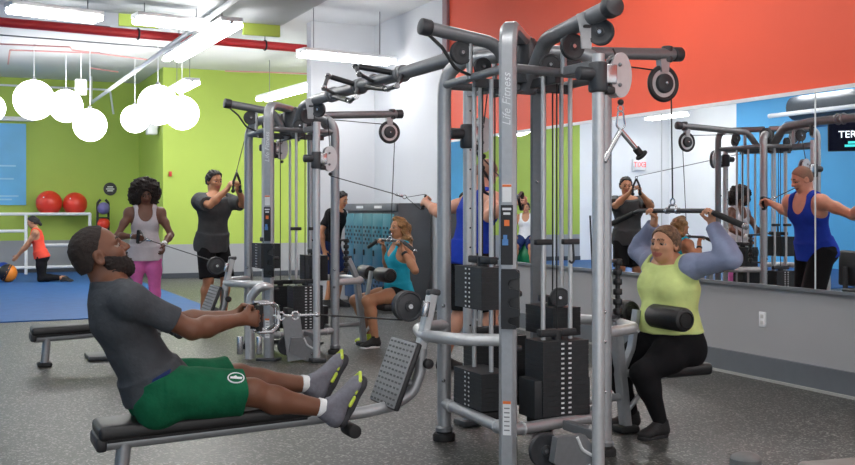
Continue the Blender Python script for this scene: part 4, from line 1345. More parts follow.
    b = MB(); b.box((pa + pb) / 2 + nrm * .006, (.335, .008, (pb - pa).length - .015), WD, up, bev=.003); tr = b.build('tread', tm, fp)
    b = MB()
    for i in range(7):
        for j in range(12):
            b.box(pa + up * ((pb - pa).length * (j + .7) / 12.6) + WD * (-.14 + .28 * i / 6) + nrm * .0105, (.026, .002, .010), WD, up)
    g = b.build('tread_slots', mat('tread_slot', C(84, 86, 88), .7, 0, .1, 50), tr); g['kind'] = 'stuff'
    b = MB(); b.tube([P(-.33, rv, .40), P(-.42, rv + .04, .46)], .02); b.build('plate_bracket', GREY, t)
    # heel pegs
    b = MB(); b.cyl(P(-.74, rv - .2, .232), P(-.74, rv + .2, .232), .014, 12); hb = b.build('heel_bar', CHROME, t)
    for e in (-1, 1):
        b = MB(); b.pill(P(-.74, rv + e * .07, .232), P(-.74, rv + e * .21, .232), .034, 18); b.build('heel_roller', RUBBER, hb)
    b = MB(); b.rect([P(-.72, rv, .285), P(-.74, rv, .232)], .03, .02, WD); b.build('heel_bracket', GREY, hb)
    # bench
    b = MB(); b.box(P(-1.44, rv, .325), (1.02, .28, .068), ND * 1 + V((0, 0, .034)), bev=.022, seg=3); pad = b.build('bench_pad', VINYL, t)
    b = MB(); b.box(P(-1.44, rv, .286), (.98, .2, .022), ND + V((0, 0, .034)), bev=.004); b.build('pad_board', BLACK, pad)
    b = MB(); b.box(P(-1.935, rv, .258), (.05, .24, .07), ND, bev=.015); b.build('end_cap', BLACK, pad)
    b = MB(); b.tube([P(-1.82, rv, .236), P(-1.84, rv, .03)], .034, 0, 16); lg = b.build('bench_leg', SILVER, t)
    b = MB(); b.box(P(-1.84, rv, .018), (.12, .13, .036), ND, bev=.014); b.build('rubber_foot', RUBBER, lg)
    # --- pulldown station towards +u
    pv = .58
    b = MB(); b.tube([P(.69, .16, .66), P(.98, .28, .66), P(1.075, .58, .655), P(.98, .82, .66), P(.70, .87, .66)], .031, .16, 16, nb=8); b.build('bow_frame', PALE, t)
    b = MB(); b.rect([P(1.045, pv, .67), P(1.12, pv, .04)], .075, .055, WD, 0, 0, .35); lg = b.build('seat_post', SILVER, t)
    b = MB(); b.box(P(1.12, pv, .022), (.13, .12, .044), ND, bev=.014); b.build('rubber_foot', RUBBER, lg)
    for h in (.15, .3):
        b = MB(); b.tube([P(.70, .5, .215 if h < .2 else .3), P(1.09, pv, .215 if h < .2 else .3)], .022); 
        if h < .2: b.build('stay', SILVER, t)
    b = MB(); b.rect([P(1.09, pv, .36), P(1.16, pv, .5), P(1.20, pv, .73)], .055, .03, WD, .12); b.build('roller_post', SILVER, t)
    b = MB(); b.cyl(P(1.235, .18, .705), P(1.235, .90, .705), .014, 12); rb = b.build('roller_bar', CHROME, t)
    for (a_, c_) in ((.16, .47), (.68, .93)):
        b = MB(); b.pill(P(1.235, a_, .705), P(1.235, c_, .705), .07, 26, .3); r_ = b.build('thigh_roller', VINYL, t)
        b = MB(); b.pill(P(1.235, a_ - .004, .705), P(1.235, a_ + .002, .705), .045, 20); b.build('roller_cap', RUBBER, r_)
    b = MB(); b.box(P(1.40, .52, .385), (.34, .40, .07), ND, bev=.025, seg=3); st = b.build('seat_pad', VINYL, t)
    b = MB(); b.tube([P(1.09, pv, .36), P(1.30, pv - .03, .33), P(1.55, .53, .335)], .024, .08); b.build('seat_arm', SILVER, t)
    b = MB(); b.tube([P(1.125, pv, .12), P(1.30, pv - .03, .325)], .016); b.build('seat_stay', PALE, t)
    b = MB(); b.rect([P(1.04, pv, .68), P(.955, pv, .86)], .07, .05, WD, 0, 0, .35); o = b.build('post_head', SILVER, t)
    b = MB(); b.box(P(.95, pv, .868), (.08, .07, .03), ND, (-.4, 0, 1), bev=.012); b.build('post_cap', DARK, o)
    b = MB(); b.cyl(P(.80, .20, .73), P(.80, .20, 1.06), .014, 12); o = b.build('accessory_holder', BLACK, t)
    for i in range(6):
        b = MB(); b.pill(P(.80, .20, .75 + i * .055), P(.80, .20, .785 + i * .055), .026, 12); b.build('peg', BLACK, o)
    for hh in (.74, 1.05):
        b = MB(); b.cyl(P(.668, .136, hh), P(.80, .20, hh), .01, 8); b.build('holder_arm', DARK, o)
    # handle sleeve rack: little beads on a black strap beside the column
    cable(t, [P(.62, .2, 1.3), P(.64, .16, .4)], .005)
    return t, r1, r2

T1, h11, h12 = tower(0.0, True, 'near grey multi station cable machine tower in the middle, before the mirror')
T2, h21, h22 = tower(4.395, False, 'farther grey cable machine tower behind the rowing man, before the green wall')

# pale bent leg with two chrome cylinders in front of the farther tower
P2 = lambda u, v, h: L(u, 4.395 + v, h)
b = MB(); b.rect([P2(.02, .0, .64), P2(-.09, -.02, .66), P2(-.16, .03, .55), P2(-.16, .03, .02)], .095, .06, sdg := V((0.95, .3, 0)), .1, 0, .4)
bl = b.build('bent_leg', PALE, T2)
for e in (-1, 1):
    b = MB(); b.pill(P2(-.16, .03, .06) + V((e * .085, -.03, 0)), P2(-.16, .03, .22) + V((e * .085, -.03, 0)), .028, 16); b.build('leg_cylinder', CHROME, bl)
b = MB(); b.rect([P2(.18, -.25, .02), P2(.14, -.2, .42)], .16, .02, V((.95, .3, 0))); b.build('side_plate', GREY, T2)

# crossover beam between the towers with two pull up handle loops
bt = thing('crossover_beam', L(.36, 2.5, 2.28), 'long grey overhead beam joining the two cable machine towers, carrying looped pull up grips', 'beam')
b = MB(); b.tube([L(.35, .50, 2.03), L(.36, .72, 2.26), L(.36, 1.2, 2.30), L(.36, 4.1, 2.30), L(.36, 4.55, 2.27), L(.35, 4.75, 2.03)], .047, .2, 20); b.build('beam', GREY, bt)
def beam_at(px, py):
    """point of the beam (height 2.30) seen there"""
    q = PH(px, py, 2.30); v = (q - A0).dot(WD)
    return L(.36, v, 2.30)
def loop(hi, lo):
    for nm, pts in (('grip_loop', hi), ('grip_loop', lo)):
        b = MB(); b.tube(pts, .015, .06, 10); o = b.build(nm, DARK, bt)
        for q in (pts[1], pts[2]):
            b = MB(); e = (pts[2] - pts[1]).normalized(); b.cyl(q - e * .015, q + e * .015, .02, 12); b.build('grip_ring', CHROME, o)
        e0, e1 = pts[0].lerp(pts[1], .2), pts[0].lerp(pts[1], .9)
        b = MB(); b.cyl(e0, e1, .021, 12); b.build('foam_grip', BLACK, o)
        for q in (pts[0], pts[-1]):
            v = (q - A0).dot(WD)
            b = MB(); b.torus(L(.36, v, 2.30), WD, .05, .013); b.build('clamp', GREY, o)
loop([beam_at(397, 74), PZ(355, 66, 7.55), PZ(359, 74, 7.40), beam_at(374, 82)], [beam_at(362, 86), PZ(388, 89, 7.25), PZ(397, 86, 7.05), beam_at(399, 73)])
loop([beam_at(360, 86), PZ(328, 76, 8.15), PZ(324, 88, 8.0), beam_at(333, 94)], [beam_at(331, 95), PZ(350, 101, 7.9), PZ(356, 97, 7.7), beam_at(357, 87)])

# V bar hung from the near tower's front pulley
c = V(h11)
t = thing('v_bar_handle', c + V((0, 0, -.25)), 'chrome V shaped handle hanging from the silver disc pulley of the near tower', 'handle')
b = MB(); b.torus(c + V((0, 0, -.015)), WD, .016, .0045, 16, 6); b.build('carabiner', CHROME, t)
b = MB(); b.tube([c + V((-.012, 0, -.03)), c + V((-.022, 0, -.10)), c + V((0, 0, -.125)), c + V((.022, 0, -.10)), c + V((.012, 0, -.03)), c + V((-.012, 0, -.03))], .005, .02, 8); b.build('shackle', CHROME, t)
top = c + V((0, 0, -.125))
for e, dx in ((-1, V((-.085, -.03, -.145))), (1, V((.10, .03, -.11)))):
    b = MB(); b.tube([top, top + dx], .0125, 0, 12); lgo = b.build('bar', CHROME, t)
    b = MB(); b.cyl(top + dx * .8, top + dx * 1.06, .019, 14); b.build('end_collar', CHROME if e < 0 else RUBBER, lgo)
    if e > 0:
        b = MB(); b.pill(top + dx * 1.05, top + dx * 1.16, .034, 16); b.build('stop_disc', RUBBER, lgo)

# lat bars
def latbar(v0, h, label, c0, pulley_pt, ends):
    t = thing('lat_bar', c0, label, 'bar', 'pulldown bars')
    a, c = ends
    d = (c - a).normalized(); m = (a + c) / 2
    pts = [a + V((0, 0, -.085)), a + d * .30 + V((0, 0, .0)), c - d * .30, c + V((0, 0, -.085))]
    b = MB(); b.tube(pts, .0145, .06, 14); br = b.build('bar', DARK, t)
    for (q0, q1) in ((pts[0], pts[1]), (pts[3], pts[2])):
        e = (q1 - q0).normalized()
        b = MB(); b.cyl(q0 + e * .005, q0 + e * .26, .0185, 14); b.build('rubber_grip', RUBBER, br)
        b = MB(); b.pill(q0 - e * .018, q0 + e * .008, .018, 14); b.build('end_cap', CHROME, br)
    for e in (-.05, .05):
        b = MB(); b.cyl(m + d * e - d * .012, m + d * e + d * .012, .02, 14); b.build('collar', CHROME, br)
    b = MB(); b.tube([m - d * .045, m - d * .03 + V((0, 0, .035)), m + d * .03 + V((0, 0, .035)), m + d * .045], .007, .02, 8); b.build('eyelet', CHROME, t)
    b = MB(); b.torus(m + V((0, 0, .055)), ND, .02, .005, 16, 6); b.build('carabiner', CHROME, t)
    b = MB(); b.tube([m + V((0, 0, .07)), pulley_pt], .0045, 0, 6); b.build('cable', CABLE, t)
    return t, m, d
BARH = 1.325
latbar(0, BARH, 'black pulldown bar with chrome tips held overhead by the woman in lime', L(1.45, .56, BARH), L(1.45, .575, 2.10), (L(1.45, 1.20, BARH), L(1.45, -.08, BARH)))
BARH2 = 1.03
latbar(4.395, BARH2, 'dark pulldown bar with chrome tips held at chest height by the blonde woman', L(1.40, 5.0, BARH2), L(1.45, 4.97, 2.10), (L(1.40, 5.56, BARH2 + .0), L(1.40, 4.36, BARH2 + .0)))

# rowing handle in the man's hands
gx = L(-1.185, .42, .80)
t = thing('row_handle', gx, 'silver close grip row handle with chain held by the bearded man', 'handle')
ax = ND
for e in (-1, 1):
    b = MB(); b.cyl(gx + WD * e * .052 + V((0, 0, -.062)), gx + WD * e * .052 + V((0, 0, .062)), .0165, 14); b.build('grip', RUBBER, t)
    b = MB(); b.tube([gx + WD * e * .052 + V((0, 0, .07)), gx + WD * e * .05 + ND * .07 + V((0, 0, .07)), gx + WD * e * .02 + ND * .105 + V((0, 0, .045)), gx + WD * e * .02 + ND * .105 + V((0, 0, -.045)), gx + WD * e * .05 + ND * .07 + V((0, 0, -.07)), gx + WD * e * .052 + V((0, 0, -.07))], .0095, .025, 10); b.build('bracket', CHROME, t)
b = MB(); b.cyl(gx + ND * .105 - WD * .03, gx + ND * .105 + WD * .03, .012, 12); b.build('cross_bar', CHROME, t)
for i, q in enumerate((.125, .165, .20)):
    b = MB(); b.torus(gx + ND * q, WD if i % 2 == 0 else V((0, 0, 1)), .023 if i == 1 else .019, .005, 18, 6); b.build('chain_link', CHROME, t)
b = MB(); b.cyl(gx + ND * .215, gx + ND * .31, .0075, 10); b.build('swivel', CHROME, t)
b = MB(); b.ball(gx + ND * .315, .014, 12, 8); b.build('swivel_end', CHROME, t)
b = MB(); b.tube([gx + ND * .31, L(-.40, .42, .752)], .0045, 0, 6); b.build('cable', CABLE, t)

# things standing near
bk = V((-2.86, 9.45, 0))
t = thing('incline_bench', bk, 'black upright padded backrest behind the bearded man, seen edge on', 'bench')
b = MB(); b.box(bk + V((0, 0, .60)), (.115, .30, .44), ND, (0.06, 0, 1), bev=.03, seg=3); b.build('backrest', VINYL, t)
b = MB(); b.rect([bk + ND * .08 + V((0, 0, .03)), bk + ND * .08 + V((0, 0, .62))], .05, .05, WD); b.build('post', DARK, t)
b = MB(); b.box(bk + V((0, 0, .02)), (.4, .35, .04), ND, bev=.01); b.build('base', DARK, t)

# bench edge and rounded end at the bottom right, close to the camera
fb = V((1.30, 3.72, 0))
t = thing('step_bench', fb, 'pale grey low bench poking into the bottom right corner of the picture', 'bench')
GP = mat('grey_pad', C(128, 126, 122), .55, 0, .06, 20)
d = V((1, .28, 0)).normalized()
b = MB(); b.box(V((1.80, 3.70, .414)), (.95, .30, .06), d, bev=.02, seg=3); b.build('pad', GP, t)
b = MB(); b.tube([V((1.11, 3.66, .02)), V((1.11, 3.66, .465))], .055, 0, 18)
b.build('post', mat('dull_grey_cap', C(110, 112, 112), .5, .2, .05, 20), t)
b = MB(); b.ball(V((1.11, 3.66, .462)), .055, 18, 10, 0, (1, 1, .45)); b.build('post_cap', MATS['dull_grey_cap'], t)
b = MB(); b.rect([V((1.11, 3.66, .35)), V((2.2, 3.78, .35))], .06, .06, (0, 0, 1)); b.build('beam', GREY, t)
b = MB(); b.rect([V((1.9, 3.75, .32)), V((1.9, 3.75, .0))], .06, .06, WD); b.build('leg', GREY, t)
# ================================================================ people
def skinmat(name, c): return mat(name, c, 0.48, 0, 0.06, 14, 0.05, 300)
SK_DARK = skinmat('deep_brown_skin', C(112, 72, 52))
SK_DARK2 = skinmat('brown_skin', C(112, 74, 58))
SK_TAN = skinmat('tan_skin', C(202, 148, 116))
SK_OLIVE = skinmat('olive_skin', C(186, 132, 98))
SK_PINK = skinmat('ruddy_skin', C(214, 158, 132))
LIPS_D = mat('dark_lips', C(96, 56, 50), .4, 0, .05, 40)
LIPS_P = mat('rose_lips', C(176, 102, 92), .4, 0, .05, 40)
BROWN_H = mat('brown_hair', C(84, 56, 38), .5, 0, .5, 34, .4, 90)
STREAK_H = mat('streaked_hair', C(112, 84, 60), .5, 0, .6, 48, .4, 90)
BLOND_H = mat('dark_blond_hair', C(140, 104, 62), .5, 0, .5, 30, .5, 60)
GREY_H = mat('grey_stubble_hair', C(140, 108, 90), .7, 0, .15, 120)
BUZZ = mat('buzzed_black_hair', C(40, 31, 28), .85, 0, .35, 120, .3, 260)
def cloth(name, c, n=.08, bump=.18, sc=24): return mat(name, c, .85, 0, n, 18, bump, sc, spec=.2)
TEE_CH = cloth('charcoal_jersey', C(70, 73, 78), .08, .35, 22)
GREEN_S = cloth('forest_green_mesh', C(18, 92, 62), .10, .45, 14)
LIME = cloth('lime_jersey', C(218, 234, 152), .04, .3, 14)
SLATE = cloth('slate_blue_jersey', C(142, 152, 180), .06, .3, 20)
BLK = cloth('black_lycra', C(24, 24, 27), .08, .15, 30)
BLUE_T = cloth('royal_blue_jersey', C(34, 64, 176), .06, .35, 14)
WHT = cloth('white_jersey', C(206, 200, 206), .05, .3, 20)
PINKL = cloth('pink_lycra', C(214, 112, 178), .08, .2, 20)
DGREY = cloth('dark_grey_jersey', C(72, 74, 76), .08, .35, 18)
CORAL = cloth('coral_jersey', C(238, 84, 66), .05, .2, 20)
TURQ = cloth('turquoise_jersey', C(40, 172, 200), .06, .3, 20)
NAVY = cloth('navy_jersey', C(34, 50, 96), .06, .2, 20)
SHOE_G = mat('grey_shoe_mesh', C(112, 112, 122), .75, 0, .12, 60, .2, 200)
SHOE_B = mat('black_shoe_mesh', C(34, 34, 36), .75, 0, .15, 60, .2, 200)
SOLE_D = mat('dark_shoe_sole', C(52, 52, 56), .7, 0, .1, 60)
NEON = mat('neon_yellow_trim', C(206, 226, 80), .5, 0, .05, 30)
SOCK = cloth('white_sock', C(226, 228, 230), .05, .2, 60)

GRIP = dict(curl=1.25, thumb=.9)
# ---------------------------------------------------------------- the rowing man
def rower():
    p = Person(L(-1.645, .42), ND, 'bearded person in charcoal tee and green shorts seated rowing on the near bench', 1.86, 1.04, .0048, SK_DARK, hs=1.11)
    p.pose((0, 0, .472), (0, -.42, .905), wrists=[(.074, .358, .80), (-.074, .358, .80)], elbows=[(.7, -.2, -1), (-.7, -.2, -1)],
           ankles=[(.15, .785, .345), (-.15, .795, .42)], knees=[(.25, 0, 1), (-.25, 0, 1)], feet=[(.03, .47, .88), (-.03, .5, .87)],
           head=(0, -.285, 1.125), hface=(.05, .87, .44), hup=(0, -.3, .95), bend=.03, reach=.02, arm=1.0, leg=.89, shrug=-.014)
    h = [((0, 1, 0), (-1, 0, 0), 1.15, .9), ((0, 1, 0), (1, 0, 0), 1.15, .9)]
    p.body(h, lips=LIPS_D, browcol=BUZZ)
    p.hair_cap(BUZZ, .004, 'hair', -.042, .052, .092, .78, -.63, .0015, None, 160)
    # beard along the jaw
    k = p.hk; R = p.HR
    B = Blob(.0048)
    B.ell(p.hp(0, .028, -.028), np.array([.070, .069, .086]) * k, R, 0)
    B.ell(p.hp(0, .03, -.074), np.array([.060, .062, .046]) * k, R, .03)
    B.ell(p.hp(0, .066, -.102), np.array([.030, .030, .030]) * k, R, .03)
    for q in (1, -1): B.ell(p.hp(q * .071, .008, -.022), np.array([.010, .016, .034]) * k, R, .01)
    B.cut(p.hp(0, 0, -.004), p.hz * .88 + p.hy * .47)
    B.cut(p.hp(0, -.022, 0), -p.hy)
    B.ell(p.hp(0, .09, -.060), np.array([.026, .03, .011]) * k, R, .002, 0, 's')
    B.noise(.0025, 300, 4)
    B.mesh('beard', mat('beard_hair', C(36, 28, 26), .85, 0, .35, 220), p.root, 1)
    B = Blob(.0045)
    for q in (1, -1):
        B.cone(p.hp(q * .004, .094, -.043), p.hp(q * .028, .080, -.054), .0055, .0045, .004)
    B.mesh('moustache', MATS['beard_hair'], p.root, 1)
    p.tee(TEE_CH, 't_shirt', .008, .70, .02, wr=.003)
    sh = p.shorts(GREEN_S, 'shorts', .018, .88, .030, .17, wr=.006)
    p.shoes(SHOE_G, SOLE_D, sock=SOCK, accent=NEON)
    # oval emblem near the hem of the right leg of the shorts
    a, b_ = p.hip[0], p.kn[0]
    c = a + (b_ - a) * .76; ax = unit(b_ - a)
    nn = unit(np.array([1, 0, .9]) - ax * (np.array([1, 0, .9]) @ ax)); s2 = np.cross(nn, ax)
    rr = .054 * p.H + (.038 * p.H + .03 - .054 * p.H) * .86 + .022
    c = c + nn * rr
    for nm, out, m, off in (('emblem', oval(.040, .030, 30), DECAL, 0.0), ('emblem_centre', oval(.034, .024, 30), GREEN_S, .0012), ('emblem_stripe', [(-.028, -.004), (.026, -.010), (.030, .002), (.006, .004), (.0, .012), (-.012, .006), (-.026, .006)], DECAL, .0024)):
        org = V(p.root.location)
        M = Matrix.Rotation(p.rot, 3, 'Z')
        b = MB(); b.plate(V(c + nn * off), V(ax), V(s2), out, .004)
        me = bpy.data.meshes.new(nm); me.from_pydata([tuple(v) for v in b.v], [], b.f); me.materials.append(m)
        bm = bmesh.new(); bm.from_mesh(me); bmesh.ops.recalc_face_normals(bm, faces=bm.faces); bm.to_mesh(me); bm.free()
        o = bpy.data.objects.new(nm, me); COL.objects.link(o); o.parent = sh
    # blue waistband showing at the back
    B = Blob(.0048); p.torso(B, .016, 0, 2)
    tp = p.pv + p.sp * .20 * .305 * p.H; B.cut(tp, p.sp); B.cut(tp - p.sp * .025, -p.sp)
    B.mesh('waistband', NAVY, p.root, 1)
    return p
rower()

# ---------------------------------------------------------------- woman in lime at the pulldown
def lime():
    p = Person(L(1.40, .50), -ND, 'person in lime top with slate blue sleeves and black leggings, seated pulling the overhead bar', 1.63, 1.24, .0052, SK_TAN, True, hs=1.06, belly=.95)
    by = -.045
    p.pose((0, 0, .515), (0, .02, 1), wrists=[(.27, by - .022, 1.243), (-.285, by - .022, 1.243)], elbows=[(1, -.05, -.9), (-1, -.05, -.9)],
           ankles=[(.17, .17, .078), (-.12, .17, .078)], knees=[(.12, 1, .5), (-.10, 1, .5)], leg=.87, feet=[(.15, 1, 0), (-.1, 1, 0)],
           head=(-.01, .06, 1.125), hface=(-.30, .95, .0), bend=0, shrug=.02)
    p.body([((0, 0, 1), (0, 1, 0), 1.2, .9), ((0, 0, 1), (0, 1, 0), 1.2, .9)], lips=LIPS_P, browcol=BROWN_H)
    def bun(B):
        B.ell(p.hp(0, -.105, .02), np.array([.042, .04, .045]), p.HR, .02)
    p.hair_cap(STREAK_H, .010, 'hair', -.045, .066, .080, .84, -.54, .003, bun, 60)
    p.tee(LIME, 'top', .016, 0, .17, wr=.003)
    p.longsleeve(SLATE, .020, 'sleeve', .97)
    p.leggings(BLK, 'leggings', .006, .42, .96)
    p.shoes(SHOE_B, SHOE_B, sock=SOCK)
lime()

# ---------------------------------------------------------------- blonde woman at the far pulldown
def blonde():
    p = Person(L(1.47, 4.395 + .56), -ND, 'person with long wavy blonde hair in turquoise tank, seated at the far pulldown', 1.62, .98, .0065, SK_OLIVE, True)
    by = .07
    p.pose((0, 0, .50), (0, -.06, 1), wrists=[(.24, by - .02, BARH2 - .085), (-.24, by - .02, BARH2 - .085)], elbows=[(.7, -.3, -1), (-.7, -.3, -1)],
           ankles=[(.16, .22, .078), (-.17, .30, .078)], knees=[(.2, 1, .5), (-.2, 1, .5)], feet=[(.15, 1, 0), (-.1, 1, 0)], hface=(-.1, 1, .05), bend=0)
    p.body([((0, .15, 1), (0, 1, -.1), 1.2, .9)] * 2, lips=LIPS_P, browcol=BROWN_H)
    def fall(B):
        for q in (1, -1):
            B.cone(p.hp(q * .055, -.035, .03), p.hp(q * .075, -.055, -.10), .035, .04, .03)
            B.cone(p.hp(q * .075, -.055, -.10), p.hp(q * .085, -.055, -.25), .04, .028, .03)
        B.cone(p.hp(0, -.08, .0), p.hp(0, -.10, -.15), .055, .06, .03)
        B.cone(p.hp(0, -.10, -.15), p.hp(0, -.10, -.28), .06, .035, .03)
    p.hair_cap(BLOND_H, .013, 'hair', -.40, .066, .082, .86, -.5, .010, fall, 55)
    p.tank(TURQ, 'tank_top', .010, .02)
    p.shorts(BLK, 'shorts', .008, .42, .008, .2)
    p.shoes(mat('neon_shoe', C(200, 220, 60), .6, 0, .1, 40), SOCK, only=(0,))
    p.shoes(SHOE_B, SOCK, only=(1,), sock=SHOE_B)
    B = Blob(.006); a, c = p.wr[1], p.el[1]; u = unit(c - a)
    B.econe(a + u * .03, a + u * .055, (0, 1, 0), .032, .032, .033, .033, .01, 0, True); B.mesh('wristband', BLACK, p.root, 1)
blonde()

# ---------------------------------------------------------------- man in royal blue doing the cable spread
def blueman():
    p = Person((.39, 8.69), ND, 'balding person in royal blue tank and black shorts with both arms spread wide', 1.80, 1.08, .0065, SK_PINK)
    hl = p.w2l((-.03, 9.33, 1.40)); hr = p.w2l((.70, 8.02, 1.40))
    sh0 = np.array([0, .12, 1.36])
    p.pose((0, -.06, .93), (0, .20, .98), wrists=[hr + np.array([-.07, -.02, 0]), hl + np.array([.07, -.02, 0])], elbows=[(0, -.6, -.6), (0, -.6, -.6)],
           ankles=[(.13, .10, .085), (-.13, -.22, .085)], knees=[(0, 1, 0), (0, 1, 0)], hface=(-.30, .86, -.42), hup=(0, .4, .9), reach=.02)
    p.body([((.9, .1, .05), (0, .9, -.4), 1.2, .9), ((-.9, .1, .05), (0, .9, -.4), 1.2, .9)], lips=LIPS_P, browcol=BROWN_H)
    p.hair_cap(GREY_H, .004, 'hair', -.05, .066, .078, .76, -.65)
    p.tank(BLUE_T, 'tank_top', .013, -.12)
    p.shorts(BLK, 'shorts', .014, .98, .03, .15)
    p.shoes(SHOE_B, SOLE_D, sock=SOCK)
    return p
bm_ = blueman()
def l2w(p, q):
    c, n = math.cos(p.rot), math.sin(p.rot)
    return V(p.root.location) + V((q[0] * c - q[1] * n, q[0] * n + q[1] * c, q[2]))
def d_handle(grip, axis, end, label, group='cable handles'):
    """strap triangle with a round grip; the cable runs on to the machine"""
    grip, end = V(grip), V(end); axis = V(axis).normalized()
    dd = (end - grip).normalized(); axis = (axis - dd * axis.dot(dd)).normalized()
    t = thing('strap_handle', grip, label, 'handle')
    b = MB(); b.cyl(grip - axis * .065, grip + axis * .065, .017, 14); b.build('grip', RUBBER, t)
    apex = grip + dd * .17
    for e in (-1, 1):
        b = MB(); b.rect([grip + axis * e * .07, grip + axis * e * .07 + dd * .02, apex], .022, .005, axis.cross(dd)); b.build('strap', BLACK, t)
    b = MB(); b.torus(apex + dd * .015, axis.cross(dd), .016, .0045, 16, 6); b.build('ring', CHROME, t)
    b = MB(); b.tube([apex + dd * .03, end], .0045, 0, 6); b.build('cable', CABLE, t)
    b = MB(); b.pill(apex + dd * .035, apex + dd * .10, .012, 10); b.build('swivel', CHROME, t)
    return t
gl = l2w(bm_, bm_.wr[1] + unit((-.9, .1, .05)) * .09 + np.array([0, .022, -.008]))
gr = l2w(bm_, bm_.wr[0] + unit((.9, .1, .05)) * .09 + np.array([0, .022, -.008]))
d_handle(gl, (0, 0, 1), h21, 'black strap handle in the left hand of the person in royal blue')
d_handle(gr, (0, 0, 1), h12, 'black strap handle in the right hand of the person in royal blue')
# spare strap hanging from the near tower's rear rail
t = thing('rope_handle', V(PZ(483, 178, 6.62)), 'black strap handle hanging loose behind the broad logo column of the near tower', 'handle')
pp = [PZ(482, 168, 6.62), PZ(491, 182, 6.62), PZ(493, 196, 6.62), PZ(484, 192, 6.62), PZ(482, 170, 6.62)]
b = MB(); b.tube(pp, .009, .03, 8); b.build('strap', BLACK, t)
b = MB(); b.tube([V(h12) + V((0, 0, -.0)), PZ(476, 150, 6.6), PZ(482, 168, 6.62)], .005, .05, 6); b.build('cable', CABLE, t)
b = MB(); b.ball(PZ(482, 168, 6.62), .02, 12, 8); b.build('cable_stop', RUBBER, t)

# ---------------------------------------------------------------- woman with afro and pink leggings
def afro():
    p = Person((-2.96, 11.0), (.30, -.95), 'person with big dark curly hair, white tank and pink leggings standing with a cable handle', 1.62, .92, .0068, SK_DARK2, True)
    wr_ = p.w2l((-2.985, 10.70, 1.06)); wl_ = p.w2l((-2.70, 10.72, .97))
    p.pose((0, 0, .855), (0, .06, 1), wrists=[wr_, wl_], elbows=[(.8, -.6, -.3), (-.8, -.6, -.3)],
           ankles=[(.10, 0, .08), (-.11, -.05, .08)], knees=[(0, 1, 0), (0, 1, 0)], hface=(-.15, .87, -.42), hup=(0, .4, .9))
    p.body([((-.55, .5, -.2), (-.3, -.6, .2), 1.1, .8), ((-.1, .6, -.8), (.8, .1, -.1), .8, .6)], lips=LIPS_D)
    B = Blob(.0075)
    B.ell(p.hp(0, -.035, .045), (.155, .125, .125), p.HR, 0)
    for q in (1, -1):
        B.ell(p.hp(q * .095, -.03, -.035), (.085, .09, .11), p.HR, .03)
    B.noise(.010, 70, 2); B.noise(.006, 140, 5)
    def fc(P): 
        Q = (P - p.hp(0, .13, -.035).astype(F4)) @ p.HR.astype(F4)
        return (np.sqrt(((Q / np.array([.062, .115, .10], dtype=F4)) ** 2).sum(-1)) - 1) * F4(.06)
    B.p.append(('s', fc, None, None, .01, -1))
    B.mesh('hair', mat('curly_dark_hair', C(34, 24, 22), .8, 0, .4, 60, .8, 90), p.root, 1)
    p.tank(WHT, 'tank_top', .013, -.10)
    p.leggings(PINKL, 'leggings', .005, .2, .9)
    p.shoes(SHOE_B, SOLE_D)
    B = Blob(.006); a, c = p.wr[0], p.el[0]; u = unit(c - a)
    B.econe(a + u * .02, a + u * .04, (0, 0, 1), .03, .03, .031, .031, .01, 0, True); B.mesh('bracelet', CHROME, p.root, 1)
    B = Blob(.006); a, c = p.wr[1], p.el[1]; u = unit(c - a)
    B.econe(a + u * .0, a + u * .05, (0, 0, 1), .031, .031, .033, .033, .01, 0, True); B.mesh('wristband', SOCK, p.root, 1)
    return p
af = afro()
g0 = l2w(af, af.wr[0]) + V((.05, -.05, .0))
d_handle(g0, (0, 0, 1), P2(-.372, .50, .86), 'black strap handle held by the person in the white tank and pink leggings')

# ---------------------------------------------------------------- man in dark grey at the back
def greyman():
    p = Person((-2.55, 12.45), (.72, -.69), 'dark haired person in dark grey tee standing with both arms raised to a cable grip', 1.80, .97, .0072, SK_OLIVE)
    w = p.w2l((-2.22, 12.12, 1.60))
    p.pose((0, 0, .94), (0, .06, 1), wrists=[w + np.array([.07, -.05, -.03]), w + np.array([-.07, -.05, -.03])], elbows=[(1, 0, -1), (-1, 0, -1)],
           ankles=[(.13, 0, .085), (-.13, .05, .085)], knees=[(0, 1, 0), (0, 1, 0)], hface=(-.05, .98, -.15), head=(-.02, .01, 1.675))
    p.body([((-.1, .6, .75), (-.9, .2, 0), 1.2, .9), ((.1, .6, .75), (.9, .2, 0), 1.2, .9)], lips=LIPS_P)
    p.hair_cap(MATS['hair_black'], .013, 'hair', -.05, .066, .086, .82, -.57, .007, None, 90)
    p.tee(DGREY, 't_shirt', .028, .75, -.18, wr=.005)
    p.shorts(BLK, 'shorts', .012, .95, .03, .15)
    p.shoes(SHOE_B, SOLE_D)
    return p, w
gm, gw = greyman()
g = l2w(gm, gw + np.array([0, .03, .06]))
t = thing('rope_handle', g, 'black rope grip with chrome ring held up by the person in dark grey', 'handle')
for e in (-1, 1):
    s_ = l2w(gm, np.array([e, 0, 0])) - l2w(gm, np.array([0, 0, 0]))
    b = MB(); b.tube([g + s_ * .05 + V((0, 0, -.10)), g + s_ * .045, g + V((0, 0, .10))], .014, .04, 8); b.build('rope', BLACK, t)
    b = MB(); b.ball(g + s_ * .05 + V((0, 0, -.11)), .024, 12, 8); b.build('rope_end', RUBBER, t)
b = MB(); b.torus(g + V((0, 0, .115)), (1, 0, 0), .018, .005, 14, 6); b.build('ring', CHROME, t)
b = MB(); b.tube([g + V((0, 0, .13)), P2(-.05, .50, 2.12)], .0045, 0, 6); b.build('cable', CABLE, t)

